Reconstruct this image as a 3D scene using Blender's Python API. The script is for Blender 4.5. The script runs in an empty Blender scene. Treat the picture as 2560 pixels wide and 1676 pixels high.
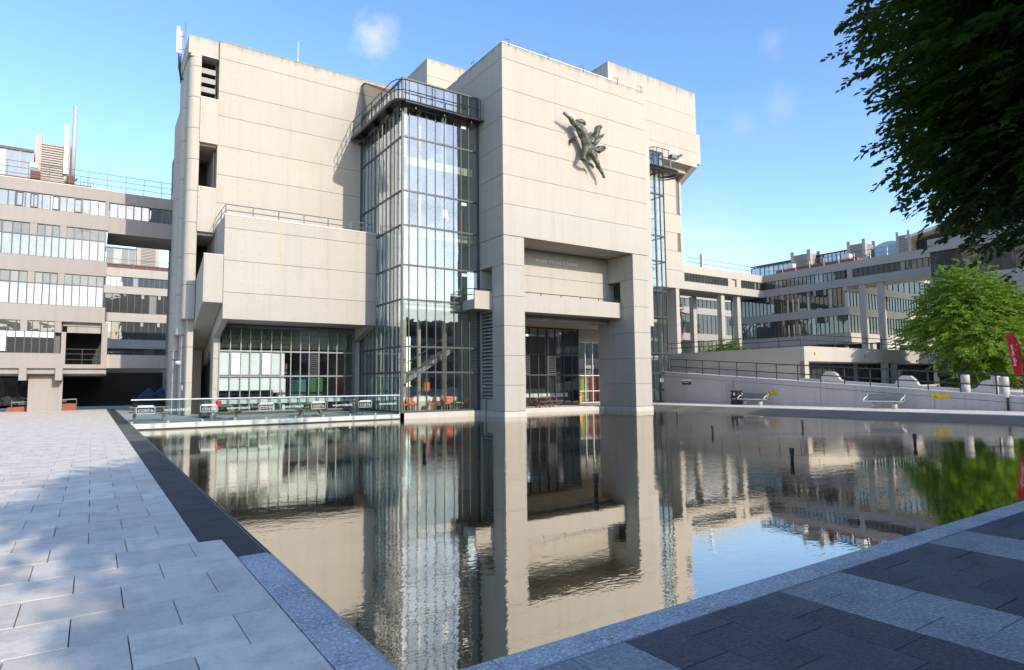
import bpy, math, random
from mathutils import Vector, Matrix, noise
R = math.radians
S = bpy.context.scene
COL = S.collection
random.seed(7)

# ---------------------------------------------------------------- camera, sky, sun, exposure
cam = bpy.data.cameras.new('camera')
cam.lens = 21.968; cam.sensor_width = 36; cam.clip_end = 3000; cam.clip_start = 0.05
camo = bpy.data.objects.new('camera', cam); COL.objects.link(camo)
_yaw, _pit, _rol = .59151, .0778068, -.01007418
_f = Vector((math.sin(_yaw)*math.cos(_pit), math.cos(_yaw)*math.cos(_pit), math.sin(_pit)))
_r0 = Vector((math.cos(_yaw), -math.sin(_yaw), 0)); _u0 = _r0.cross(_f)
_r = math.cos(_rol)*_r0 + math.sin(_rol)*_u0; _u = _r.cross(_f)
camo.matrix_world = Matrix(((_r.x, _u.x, -_f.x, 0), (_r.y, _u.y, -_f.y, 0), (_r.z, _u.z, -_f.z, 1.75), (0, 0, 0, 1)))
S.camera = camo

SUN_EL, SUN_AZ = 22.3, 170.3            # azimuth clockwise from +Y
sd = Vector((math.sin(R(SUN_AZ))*math.cos(R(SUN_EL)), math.cos(R(SUN_AZ))*math.cos(R(SUN_EL)), math.sin(R(SUN_EL))))
wd = bpy.data.worlds.new('World'); S.world = wd; wd.use_nodes = True
nt = wd.node_tree; nt.nodes.clear()
def N(t, typ, **kw):
    n = t.nodes.new(typ)
    for k, v in kw.items():
        if k.startswith('i_'): n.inputs[k[2:].replace('_', ' ')].default_value = v
        else: setattr(n, k, v)
    return n
def L(t, a, b): t.links.new(a, b)
sky = N(nt, 'ShaderNodeTexSky', sky_type='NISHITA', sun_disc=False, sun_elevation=R(SUN_EL), sun_rotation=R(SUN_AZ),
        altitude=60, air_density=1.0, dust_density=0.5, ozone_density=1.6)
tc = N(nt, 'ShaderNodeTexCoord')
sep = N(nt, 'ShaderNodeSeparateXYZ'); L(nt, tc.outputs['Generated'], sep.inputs[0])
def M2(t, op, a, b=None, c=None, clamp=False):
    n = t.nodes.new('ShaderNodeMath'); n.operation = op; n.use_clamp = clamp
    for i, v in enumerate((a, b, c)):
        if v is None: continue
        if isinstance(v, (int, float)): n.inputs[i].default_value = v
        else: t.links.new(v, n.inputs[i])
    return n.outputs[0]
def ramp(t, fac, stops):
    n = t.nodes.new('ShaderNodeValToRGB')
    cr = n.color_ramp
    while len(cr.elements) < len(stops): cr.elements.new(.5)
    for e, (p, c) in zip(cr.elements, stops):
        e.position = p; e.color = (*c, 1) if isinstance(c, tuple) else (c, c, c, 1)
    if fac is not None: t.links.new(fac, n.inputs[0])
    return n.outputs[0]
def mixc(t, fac, a, b, typ='MIX'):
    n = t.nodes.new('ShaderNodeMix'); n.data_type = 'RGBA'; n.blend_type = typ
    for s, v in ((n.inputs[0], fac), (n.inputs[6], a), (n.inputs[7], b)):
        if isinstance(v, (int, float)): s.default_value = v
        elif isinstance(v, tuple): s.default_value = (*v, 1) if len(v) == 3 else v
        else: t.links.new(v, s)
    return n.outputs[2]
def noise_(t, vec, scale, detail=4, rough=.55, dist=0):
    n = t.nodes.new('ShaderNodeTexNoise'); n.inputs['Scale'].default_value = scale; n.inputs['Detail'].default_value = detail
    n.inputs['Roughness'].default_value = rough; n.inputs['Distortion'].default_value = dist
    if vec is not None: t.links.new(vec, n.inputs['Vector'])
    return n.outputs[0]
PUFFS = [((.3154,.8114,.4921),.055,.75,34), ((.782,.491,.384),.045,.3,34), ((.761,.536,.365),.035,.25,34), ((.751,.475,.458),.035,.2,34), ((.77,.62,.14),.22,.8,7)]
# fair-weather cloud: flat-bottomed cumulus pattern on a layer overhead, thinner in the part of the sky ahead
zz = M2(nt, 'MAXIMUM', M2(nt, 'ADD', sep.outputs[2], .12), .05)
cv = N(nt, 'ShaderNodeCombineXYZ')
L(nt, M2(nt, 'DIVIDE', sep.outputs[0], zz), cv.inputs[0]); L(nt, M2(nt, 'DIVIDE', sep.outputs[1], zz), cv.inputs[1])
cn = noise_(nt, cv.outputs[0], 1.15, 9, .58, .15)
ahead = M2(nt, 'MULTIPLY', M2(nt, 'ADD', sep.outputs[1], .25, clamp=True), .22)       # fewer clouds towards +Y
cm = M2(nt, 'MULTIPLY', M2(nt, 'SUBTRACT', M2(nt, 'SUBTRACT', cn, ahead), .565), 4.2, clamp=True)
cm = M2(nt, 'MULTIPLY', cm, M2(nt, 'MULTIPLY', M2(nt, 'ADD', sep.outputs[2], -.02), 9, clamp=True))
def puff(d, r, amt, sc):
    v = N(nt, 'ShaderNodeVectorMath', operation='DISTANCE'); L(nt, tc.outputs['Generated'], v.inputs[0]); v.inputs[1].default_value = d
    nn = noise_(nt, tc.outputs['Generated'], sc, 8, .62)
    k = M2(nt, 'SUBTRACT', 1.0, M2(nt, 'DIVIDE', v.outputs['Value'], r), clamp=True)
    return M2(nt, 'MULTIPLY', M2(nt, 'MULTIPLY', M2(nt, 'SUBTRACT', M2(nt, 'ADD', nn, M2(nt, 'MULTIPLY', k, .5)), .62), 3.0, clamp=True), M2(nt, 'MULTIPLY', k, amt, clamp=True))
for pf_ in PUFFS: cm = M2(nt, 'MAXIMUM', cm, puff(*pf_))
cc = ramp(nt, noise_(nt, cv.outputs[0], 2.6, 5), [(.3, (2.6, 2.9, 3.4)), (.7, (4.2, 4.3, 4.4))])
# the photograph's light blue: Nishita lifted a little in saturation
hs = N(nt, 'ShaderNodeHueSaturation'); hs.inputs['Saturation'].default_value = 1.17; hs.inputs['Value'].default_value = 1.30; hs.inputs['Hue'].default_value = .507
L(nt, sky.outputs[0], hs.inputs['Color'])
skyc = mixc(nt, M2(nt, 'MULTIPLY', cm, .85), hs.outputs[0], cc)
bg = N(nt, 'ShaderNodeBackground'); bg.inputs['Strength'].default_value = .15
L(nt, skyc, bg.inputs['Color'])
wo = N(nt, 'ShaderNodeOutputWorld'); L(nt, bg.outputs[0], wo.inputs[0])

sl = bpy.data.lights.new('sun', 'SUN'); sl.energy = 2.55; sl.angle = R(.5); sl.color = (1, .90, .77)
so = bpy.data.objects.new('sun', sl); COL.objects.link(so)
so.rotation_euler = (-sd).to_track_quat('-Z', 'Y').to_euler(); so.location = (30, -60, 40)
S.view_settings.view_transform = 'Standard'; S.view_settings.look = 'None'
S.view_settings.gamma = 1; S.view_settings.use_curve_mapping = False
S.view_settings.exposure = .83
S.render.engine = 'CYCLES'
S.cycles.max_bounces = 10; S.cycles.transparent_max_bounces = 24; S.cycles.glossy_bounces = 6
S.cycles.diffuse_bounces = 4; S.cycles.caustics_reflective = False; S.cycles.caustics_refractive = False
S.cycles.use_denoising = True

# ---------------------------------------------------------------- materials
MATS = {}
def mat(name):
    m = bpy.data.materials.new(name); m.use_nodes = True; MATS[name] = m
    t = m.node_tree; t.nodes.clear()
    o = t.nodes.new('ShaderNodeOutputMaterial'); p = t.nodes.new('ShaderNodeBsdfPrincipled')
    t.links.new(p.outputs[0], o.inputs[0])
    return m, t, p, o
def wpos(t): return t.nodes.new('ShaderNodeNewGeometry').outputs['Position']
def setc(t, p, c):
    if isinstance(c, tuple): p.inputs['Base Color'].default_value = (*c, 1)
    else: t.links.new(c, p.inputs['Base Color'])
def bump(t, p, h, dist, strength=1):
    b = t.nodes.new('ShaderNodeBump'); b.inputs['Distance'].default_value = dist; b.inputs['Strength'].default_value = strength
    t.links.new(h, b.inputs['Height']); t.links.new(b.outputs[0], p.inputs['Normal'])
def plain(name, c, rough=.6, metal=0, var=.15, scale=6, spec=.5):
    m, t, p, o = mat(name)
    n = noise_(t, wpos(t), scale, 5)
    setc(t, p, mixc(t, n, tuple(x*(1-var) for x in c), tuple(min(1, x*(1+var)) for x in c)))
    p.inputs['Roughness'].default_value = rough; p.inputs['Metallic'].default_value = metal
    p.inputs['Specular IOR Level'].default_value = spec
    return m
def concrete(name, c, holes=True, rust=False, streak=.5, top=False):
    m, t, p, o = mat(name)
    pos = wpos(t)
    sp = t.nodes.new('ShaderNodeSeparateXYZ'); t.links.new(pos, sp.inputs[0])
    big = noise_(t, pos, .35, 4); fine = noise_(t, pos, 14, 5)
    mp = t.nodes.new('ShaderNodeMapping'); mp.inputs['Scale'].default_value = (1.6, 1.6, .09); t.links.new(pos, mp.inputs[0])
    st = noise_(t, mp.outputs[0], 1.4, 5, .6)
    oi = t.nodes.new('ShaderNodeObjectInfo')
    col = mixc(t, big, tuple(x*.9 for x in c), tuple(x*1.06 for x in c))
    col = mixc(t, M2(t, 'MULTIPLY', fine, .5), col, tuple(x*.86 for x in c))
    v = M2(t, 'MULTIPLY', M2(t, 'SUBTRACT', st, .5), streak*1.7, clamp=True)
    col = mixc(t, v, col, tuple(x*.45 for x in (c[0], c[1]*.98, c[2]*.9)))
    col = mixc(t, M2(t, 'MULTIPLY', oi.outputs['Random'], .22), col, tuple(x*.75 for x in c))
    if top:                                       # algae and soot washed down from the roof edge
        tg_ = t.nodes.new('ShaderNodeTexCoord'); sg = t.nodes.new('ShaderNodeSeparateXYZ'); t.links.new(tg_.outputs['Generated'], sg.inputs[0])
        e = M2(t, 'SUBTRACT', M2(t, 'ADD', M2(t, 'MULTIPLY', sg.outputs[2], .75), M2(t, 'MULTIPLY', st, .9)), .98)
        col = mixc(t, M2(t, 'MULTIPLY', e, 1.7, clamp=True), col, (.13, .125, .10))
    h = fine
    if holes:                                     # tie-bolt recesses on a 0.7 m x 0.63 m formwork grid
        a = M2(t, 'SUBTRACT', M2(t, 'FRACT', M2(t, 'DIVIDE', M2(t, 'ADD', sp.outputs[0], sp.outputs[1]), 1.02)), .5)
        b = M2(t, 'SUBTRACT', M2(t, 'FRACT', M2(t, 'DIVIDE', M2(t, 'ADD', sp.outputs[2], .35), .955)), .5)
        d = M2(t, 'SQRT', M2(t, 'ADD', M2(t, 'POWER', M2(t, 'MULTIPLY', a, 1.02), 2), M2(t, 'POWER', M2(t, 'MULTIPLY', b, .955), 2)))
        hole = M2(t, 'LESS_THAN', d, .036)
        col = mixc(t, M2(t, 'MULTIPLY', hole, .33), col, tuple(x*.3 for x in c))
    t.links.new(col, p.inputs['Base Color'])
    p.inputs['Roughness'].default_value = .85; p.inputs['Specular IOR Level'].default_value = .2
    bump(t, p, h, .008, .5)
    return m
concrete('concrete', (.48, .437, .378))
concrete('concrete_top', (.48, .437, .378), top=True)
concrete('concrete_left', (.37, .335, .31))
concrete('concrete_plain', (.49, .44, .395), holes=False)
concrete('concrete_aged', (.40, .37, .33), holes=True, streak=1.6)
concrete('plinth', (.62, .58, .52), holes=False, streak=.8)
concrete('concrete_pink', (.42, .37, .345))
concrete('concrete_ramp', (.60, .53, .495), streak=.9)  # missing fill light on the shaded ramp wall is put into this paler colour
plain('joint', (.16, .15, .14), .9)
plain('coping_white', (.62, .6, .57), .7)
plain('black_metal', (.018, .02, .022), .38, .0, .3)
plain('dark_frame', (.05, .055, .06), .4, 0, .3)
plain('grey_frame', (.20, .21, .22), .35, .3, .2)
plain('steel', (.33, .34, .35), .35, .7, .15)
plain('pale_grey', (.42, .43, .43), .5)
plain('white_metal', (.72, .72, .70), .4)
plain('dark_inside', (.035, .036, .033), .8)
plain('floor_inside', (.22, .21, .19), .5)
plain('wall_inside', (.30, .285, .25), .8)
plain('cream_inside', (.62, .55, .40), .8)
plain('white_paint', (.78, .78, .76), .5)
plain('blind_white', (.84, .85, .84), .8, 0, .05)
plain('red_paint', (.20, .015, .02), .5)
plain('red_cloth', (.62, .012, .02), .7, 0, .08)
plain('orange', (.72, .16, .02), .5)
plain('orange_bin', (.78, .29, .015), .4, 0, .08)
plain('yellow', (.80, .56, .02), .45, 0, .05)
plain('lime', (.30, .32, .04), .5)
plain('green_panel', (.02, .13, .035), .6)
plain('teal_panel', (.02, .16, .14), .6)
plain('green_sign', (.015, .07, .05), .4)
plain('wood_grey', (.23, .18, .145), .75, 0, .35, 9)
plain('wood_brown', (.17, .10, .07), .7, 0, .35, 9)
plain('brick_red', (.30, .10, .065), .85, 0, .3, 12)
plain('roof_brown', (.17, .07, .05), .85, 0, .3, 5)
plain('pale_blue', (.45, .66, .72), .3)
plain('block_cream', (.5, .5, .36), .85, 0, .3, 4)
plain('blue_glazing', (.06, .09, .22), .3)
plain('ink', (.03, .028, .025), .6)
plain('brown_ink', (.25, .11, .01), .6)
plain('asphalt', (.10, .10, .10), .9, 0, .3, 20)
plain('nozzle', (.05, .043, .036), .6, .2, .5, 30)
plain('bark', (.09, .07, .05), .9, 0, .4, 12)
plain('grass_green', (.08, .16, .03), .9, 0, .4, 3)
plain('glass_print', (.62, .63, .62), .6)
plain('letters', (.8, .8, .78), .4)
plain('bollard', (.52, .50, .46), .85, 0, .2, 8)
plain('chrome_white', (.80, .80, .80), .3)
def slabmat(name, c, dirt=.35, var=.22, speck=.25):
    m, t, p, o = mat(name)
    pos = wpos(t); oi = t.nodes.new('ShaderNodeObjectInfo')
    n1 = noise_(t, pos, 2.3, 6, .65); n2 = noise_(t, pos, 34, 4, .8); n3 = noise_(t, pos, 9, 5, .6)
    col = mixc(t, oi.outputs['Random'], tuple(x*(1-var) for x in c), tuple(x*(1+var*.6) for x in c))
    col = mixc(t, M2(t, 'MULTIPLY', M2(t, 'SUBTRACT', n1, .47), 6*dirt, clamp=True), col, tuple(x*.58 for x in c))
    col = mixc(t, M2(t, 'MULTIPLY', M2(t, 'SUBTRACT', n3, .52), 4*dirt, clamp=True), col, tuple(x*.66 for x in c))
    col = mixc(t, M2(t, 'MULTIPLY', M2(t, 'SUBTRACT', n2, .53), 13*speck, clamp=True), col, tuple(min(1, x*1.7) for x in c))
    col = mixc(t, M2(t, 'MULTIPLY', M2(t, 'SUBTRACT', .46, n2), 13*speck, clamp=True), col, tuple(x*.45 for x in c))
    t.links.new(col, p.inputs['Base Color']); p.inputs['Roughness'].default_value = .78; p.inputs['Specular IOR Level'].default_value = .3
    bump(t, p, n2, .0025, .6)
    return m
slabmat('slab_light', (.80, .70, .575), .5, .16, .14)
slabmat('slab_right_light', (.33, .325, .315), .6, .2, .6)
slabmat('slab_dark', (.118, .11, .11), .5, .22, .5)
slabmat('granite_dark', (.06, .062, .066), .5, .2, .5)
slabmat('granite_light', (.48, .48, .47), .7, .1, .7)
slabmat('stone_olive', (.16, .155, .12), .7, .25, .3)
slabmat('joint_sand', (.07, .065, .055), .4, 0, .3)
slabmat('deck_stone', (.42, .43, .40), .3, .12, .2)
def schlick(t, f0=.04):
    lw = t.nodes.new('ShaderNodeLayerWeight'); lw.inputs[0].default_value = .5
    return M2(t, 'ADD', M2(t, 'MULTIPLY', M2(t, 'POWER', lw.outputs['Facing'], 5), 1-f0), f0)
# see-through glazing: part clear, part mirror
def glass(name, tint, refl, rough=.0):
    m = bpy.data.materials.new(name); m.use_nodes = True; MATS[name] = m
    t = m.node_tree; t.nodes.clear()
    o = t.nodes.new('ShaderNodeOutputMaterial')
    tr = t.nodes.new('ShaderNodeBsdfTransparent'); tr.inputs[0].default_value = (*tint, 1)
    gl = t.nodes.new('ShaderNodeBsdfGlossy'); gl.inputs['Roughness'].default_value = rough; gl.inputs[0].default_value = (.95, .98, 1, 1)
    fr = schlick(t)
    oi = t.nodes.new('ShaderNodeObjectInfo')
    # old float glass: each pane bows a little, so neighbours reflect slightly different sky
    pos = wpos(t); nz = noise_(t, pos, .9, 2)
    b = t.nodes.new('ShaderNodeBump'); b.inputs['Distance'].default_value = .005; t.links.new(nz, b.inputs['Height']); t.links.new(b.outputs[0], gl.inputs['Normal'])
    f = M2(t, 'ADD', M2(t, 'MULTIPLY', fr, 1.0), M2(t, 'MULTIPLY', M2(t, 'ADD', oi.outputs['Random'], 3), refl/3.5), clamp=True)
    mx = t.nodes.new('ShaderNodeMixShader'); t.links.new(f, mx.inputs[0]); t.links.new(tr.outputs[0], mx.inputs[1]); t.links.new(gl.outputs[0], mx.inputs[2])
    t.links.new(mx.outputs[0], o.inputs[0])
    return m
glass('glass_tower', (.92, .965, .965), .155)
glass('glass_mirror', (.9, .95, .95), .62)
glass('glass_clear', (.94, .975, .965), .05)
glass('glass_rail', (.88, .95, .93), .01)
# glazing of the buildings round about: a dark room behind a reflecting pane, some with blinds drawn
def farglass(name, dark, blind, pblind, refl):
    m, t, p, o = mat(name)
    oi = t.nodes.new('ShaderNodeObjectInfo')
    k = M2(t, 'GREATER_THAN', oi.outputs['Random'], 1-pblind)
    n = noise_(t, wpos(t), 1.1, 3)
    col = mixc(t, n, tuple(x*.5 for x in dark), tuple(x*1.6 for x in dark))
    setc(t, p, mixc(t, k, col, blind)); p.inputs['Roughness'].default_value = .7
    gl = t.nodes.new('ShaderNodeBsdfGlossy'); gl.inputs['Roughness'].default_value = .015
    b = t.nodes.new('ShaderNodeBump'); b.inputs['Distance'].default_value = .02; t.links.new(noise_(t, wpos(t), .7, 2), b.inputs['Height']); t.links.new(b.outputs[0], gl.inputs['Normal'])
    fr = schlick(t)
    mx = t.nodes.new('ShaderNodeMixShader'); t.links.new(M2(t, 'ADD', fr, refl, clamp=True), mx.inputs[0])
    t.links.new(p.outputs[0], mx.inputs[1]); t.links.new(gl.outputs[0], mx.inputs[2]); t.links.new(mx.outputs[0], o.inputs[0])
    return m
farglass('far_glass', (.02, .024, .024), (.24, .25, .23), .12, .09)
farglass('left_glass', (.05, .075, .10), (.40, .46, .50), .22, .22)
farglass('dim_glass', (.014, .016, .016), (.08, .08, .07), .15, .05)
farglass('blue_glass', (.03, .07, .16), (.25, .35, .5), .2, .35)
farglass('upper_glass', (.05, .05, .045), (.12, .12, .1), .3, .1)
# pond
def water():
    m = bpy.data.materials.new('water'); m.use_nodes = True; MATS['water'] = m
    t = m.node_tree; t.nodes.clear(); o = t.nodes.new('ShaderNodeOutputMaterial')
    pos = wpos(t)
    # what is not mirrored goes down through green water to the floor, part of it scattered back by silt
    tr = t.nodes.new('ShaderNodeBsdfTransparent'); tr.inputs[0].default_value = (.42, .55, .42, 1)
    df = t.nodes.new('ShaderNodeBsdfDiffuse'); t.links.new(mixc(t, noise_(t, pos, .35, 4), (.013, .024, .016), (.026, .038, .022)), df.inputs[0])
    body = t.nodes.new('ShaderNodeMixShader'); body.inputs[0].default_value = .55; t.links.new(tr.outputs[0], body.inputs[1]); t.links.new(df.outputs[0], body.inputs[2])
    mp = t.nodes.new('ShaderNodeMapping'); mp.inputs['Scale'].default_value = (1, 1.6, 1); mp.inputs['Rotation'].default_value = (0, 0, R(25)); t.links.new(pos, mp.inputs[0])
    w1 = noise_(t, mp.outputs[0], 2.6, 3, .5); w2 = noise_(t, mp.outputs[0], 11.0, 2, .5)
    calm = ramp(t, noise_(t, pos, .17, 3, .5), [(.38, .12), (.60, 1.0)])        # breeze patches
    sy = t.nodes.new('ShaderNodeSeparateXYZ'); t.links.new(pos, sy.inputs[0])
    lee = M2(t, 'MAXIMUM', .5, M2(t, 'MULTIPLY', sy.outputs[1], .09), clamp=True)   # sheltered under the south kerb
    h = M2(t, 'MULTIPLY', M2(t, 'MULTIPLY', M2(t, 'ADD', M2(t, 'MULTIPLY', w1, .55), M2(t, 'MULTIPLY', w2, .24)), calm), lee)
    b = t.nodes.new('ShaderNodeBump'); b.inputs['Distance'].default_value = .0075; t.links.new(h, b.inputs['Height'])
    gl = t.nodes.new('ShaderNodeBsdfGlossy'); gl.inputs['Roughness'].default_value = .008; t.links.new(b.outputs[0], gl.inputs['Normal'])
    gl.inputs[0].default_value = (.93, .88, .80, 1)
    lw = t.nodes.new('ShaderNodeLayerWeight'); lw.inputs[0].default_value = .5
    f = ramp(t, lw.outputs['Facing'], [(0, .08), (.45, .30), (.62, .52), (.8, .74), (1, .95)])
    mx = t.nodes.new('ShaderNodeMixShader'); t.links.new(f, mx.inputs[0])
    t.links.new(body.outputs[0], mx.inputs[1]); t.links.new(gl.outputs[0], mx.inputs[2]); t.links.new(mx.outputs[0], o.inputs[0])
water()
def leafmat(name, a, b, trans):
    m, t, p, o = mat(name)
    n = noise_(t, wpos(t), 1.4, 3)
    n2 = noise_(t, wpos(t), 24, 1)
    col = mixc(t, n, a, b); col = mixc(t, M2(t, 'MULTIPLY', n2, .6), col, tuple(x*.55 for x in a))
    t.links.new(col, p.inputs['Base Color']); p.inputs['Roughness'].default_value = .5; p.inputs['Specular IOR Level'].default_value = .35
    tl = t.nodes.new('ShaderNodeBsdfTranslucent'); t.links.new(mixc(t, .5, col, (b[0]*1.5, b[1]*1.5, b[2]*.6)), tl.inputs[0])
    mx = t.nodes.new('ShaderNodeMixShader'); mx.inputs[0].default_value = trans
    t.links.new(p.outputs[0], mx.inputs[1]); t.links.new(tl.outputs[0], mx.inputs[2]); t.links.new(mx.outputs[0], o.inputs[0])
leafmat('leaf_dark', (.03, .062, .016), (.085, .14, .03), .35)
leafmat('leaf_bright', (.10, .20, .022), (.27, .40, .045), .42)
leafmat('leaf_mid', (.04, .085, .015), (.09, .16, .03), .35)
def bronze():
    m, t, p, o = mat('bronze')
    n = noise_(t, wpos(t), 3.2, 6, .65)
    setc(t, p, ramp(t, n, [(.35, (.045, .04, .028)), (.52, (.12, .125, .095)), (.68, (.24, .30, .24))]))
    p.inputs['Roughness'].default_value = .55; p.inputs['Metallic'].default_value = .35
    bump(t, p, noise_(t, wpos(t), 9, 5), .06, .8)
bronze()

# ---------------------------------------------------------------- mesh helpers
WL = {}
class MB:
    def __init__(s): s.v = []; s.f = []
    def quad(s, *pts):
        i = len(s.v); s.v += [tuple(p) for p in pts]; s.f.append(tuple(range(i, i+len(pts)))); return s
    def box(s, x0, x1, y0, y1, z0, z1):
        i = len(s.v)
        s.v += [(x0,y0,z0),(x1,y0,z0),(x1,y1,z0),(x0,y1,z0),(x0,y0,z1),(x1,y0,z1),(x1,y1,z1),(x0,y1,z1)]
        s.f += [(i,i+3,i+2,i+1),(i+4,i+5,i+6,i+7),(i,i+1,i+5,i+4),(i+1,i+2,i+6,i+5),(i+2,i+3,i+7,i+6),(i+3,i,i+4,i+7)]; return s
    def prism(s, pts, axis, a0, a1):          # polygon extruded along an axis
        n = len(pts); i = len(s.v)
        def P(p, a): return {'X': (a, p[0], p[1]), 'Y': (p[0], a, p[1]), 'Z': (p[0], p[1], a)}[axis]
        s.v += [P(p, a0) for p in pts] + [P(p, a1) for p in pts]
        s.f.append(tuple(range(i+n-1, i-1, -1))); s.f.append(tuple(range(i+n, i+2*n)))
        for k in range(n): s.f.append((i+k, i+(k+1) % n, i+n+(k+1) % n, i+n+k))
        return s
    def tube(s, path, r, n=8, r1=None, cap=True):
        path = [Vector(p) for p in path]; m = len(path); i0 = len(s.v); up = Vector((0, 0, 1))
        for k, p in enumerate(path):
            d = (path[min(k+1, m-1)]-path[max(k-1, 0)]).normalized()
            a = d.cross(up if abs(d.z) < .95 else Vector((1, 0, 0))).normalized(); b = d.cross(a)
            rr = r if r1 is None else r+(r1-r)*k/(m-1)
            if isinstance(r, (list, tuple)): rr = r[k]
            for j in range(n):
                t = 2*math.pi*j/n; s.v.append(tuple(p+a*rr*math.cos(t)+b*rr*math.sin(t)))
        for k in range(m-1):
            for j in range(n):
                s.f.append((i0+k*n+j, i0+k*n+(j+1) % n, i0+(k+1)*n+(j+1) % n, i0+(k+1)*n+j))
        if cap: s.f.append(tuple(i0+j for j in reversed(range(n)))); s.f.append(tuple(i0+(m-1)*n+j for j in range(n)))
        return s
    def lathe(s, c, prof, n=16):              # profile of (radius, z)
        i0 = len(s.v)
        for r, z in prof:
            for j in range(n):
                t = 2*math.pi*j/n; s.v.append((c[0]+r*math.cos(t), c[1]+r*math.sin(t), c[2]+z))
        for k in range(len(prof)-1):
            for j in range(n): s.f.append((i0+k*n+j, i0+k*n+(j+1) % n, i0+(k+1)*n+(j+1) % n, i0+(k+1)*n+j))
        s.f.append(tuple(i0+j for j in reversed(range(n)))); s.f.append(tuple(i0+(len(prof)-1)*n+j for j in range(n)))
        return s
    def mesh(s, name, m):
        me = bpy.data.meshes.new(name); me.from_pydata(s.v, [], s.f); me.update()
        import bmesh
        b = bmesh.new(); b.from_mesh(me); bmesh.ops.recalc_face_normals(b, faces=b.faces); b.to_mesh(me); b.free()
        if m: me.materials.append(MATS[m])
        return me
    def build(s, name, m, parent=None, smooth=False, bevel=0):
        me = s.mesh(name, m)
        if smooth:
            for p in me.polygons: p.use_smooth = True
        o = link(name, me, parent)
        if bevel:
            bv = o.modifiers.new('bevel', 'BEVEL'); bv.width = bevel; bv.segments = 2; bv.limit_method = 'ANGLE'
        return o
def link(name, data, parent=None):
    o = bpy.data.objects.new(name, data); COL.objects.link(o)
    if parent is not None:
        o.parent = parent
        L0 = WL.get(parent.name)
        if L0 is not None: o.matrix_parent_inverse = Matrix.Translation(-L0)
    return o
def tag(o, label, cat, group=None):
    o['label'] = label; o['category'] = cat
    if group: o['group'] = group
    return o
def thing(name, label, cat, loc, group=None):
    o = bpy.data.objects.new(name, None); COL.objects.link(o); o.location = loc; o.empty_display_size = .2
    WL[o.name] = Vector(loc)
    return tag(o, label, cat, group)
def struct(o, kind='structure'): o['kind'] = kind; return o
UC = {}
def piece(name, m, parent, x0, x1, y0, y1, z0, z1):    # a box that shares one unit mesh with its alikes
    if m not in UC: UC[m] = MB().box(-.5, .5, -.5, .5, -.5, .5).mesh('unit_'+m, m)
    o = link(name, UC[m], parent)
    o.location = ((x0+x1)/2, (y0+y1)/2, (z0+z1)/2); o.scale = (abs(x1-x0), abs(y1-y0), abs(z1-z0))
    return o
BC = {}
def slab(name, m, parent, x0, x1, y0, y1, z0, z1, bev=.003):   # bevelled box, mesh shared per size
    k = (m, round(x1-x0, 3), round(y1-y0, 3), round(z1-z0, 3))
    if k not in BC:
        import bmesh
        me = MB().box(-k[1]/2, k[1]/2, -k[2]/2, k[2]/2, -k[3]/2, k[3]/2).mesh(name, m)
        b = bmesh.new(); b.from_mesh(me)
        bmesh.ops.bevel(b, geom=[e for e in b.edges if max(v.co.z for v in e.verts) > 0], offset=bev, segments=1, affect='EDGES')
        b.to_mesh(me); b.free(); BC[k] = me
    o = link(name, BC[k], parent); o.location = ((x0+x1)/2, (y0+y1)/2, (z0+z1)/2); return o
def lifts(parent, x0, x1, y0, y1, zs, m='concrete', gap=.024, name='concrete_panel'):
    # cast-concrete lifts with a recessed joint between each
    o = None
    for a, b in zip(zs, zs[1:]):
        o = piece(name, m, parent, x0, x1, y0, y1, a+gap/2, b-gap/2)
    return o
def copytree(o, parent=None):
    c = o.copy(); COL.objects.link(c)
    if parent is not None: c.parent = parent
    for ch in list(o.children): copytree(ch, c)
    return c
def text(body, size, m, mw, parent, name='lettering', ext=.01, align='LEFT', bold=0):
    cu = bpy.data.curves.new(name, 'FONT'); cu.body = body; cu.size = size; cu.extrude = ext; cu.align_x = align; cu.offset = bold
    to = bpy.data.objects.new(name, cu); COL.objects.link(to)
    bpy.context.view_layer.update()
    me = bpy.data.meshes.new_from_object(to.evaluated_get(bpy.context.evaluated_depsgraph_get()))
    bpy.data.objects.remove(to); me.materials.clear(); me.materials.append(MATS[m]); me.transform(mw)
    return link(name, me, parent)
FRONT = Matrix(((1,0,0,0),(0,0,-1,0),(0,1,0,0),(0,0,0,1)))     # text plane facing -Y
WEST = Matrix(((0,0,-1,0),(-1,0,0,0),(0,1,0,0),(0,0,0,1)))     # text plane facing -X, reading along -Y
def at(x, y, z, m): return Matrix.Translation((x, y, z)) @ m
def railing(parent, pts, h, posts, rails, r, m, pn='post', rn='rail'):
    # posts along a polyline of base points, rails at given heights
    for p in posts: MB().tube([p, (p[0], p[1], p[2]+h)], r*1.15, 6).build(pn, m, parent)
    for k in rails: MB().tube([(x, y, z+k) for x, y, z in pts], r, 6).build(rn, m, parent)

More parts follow.
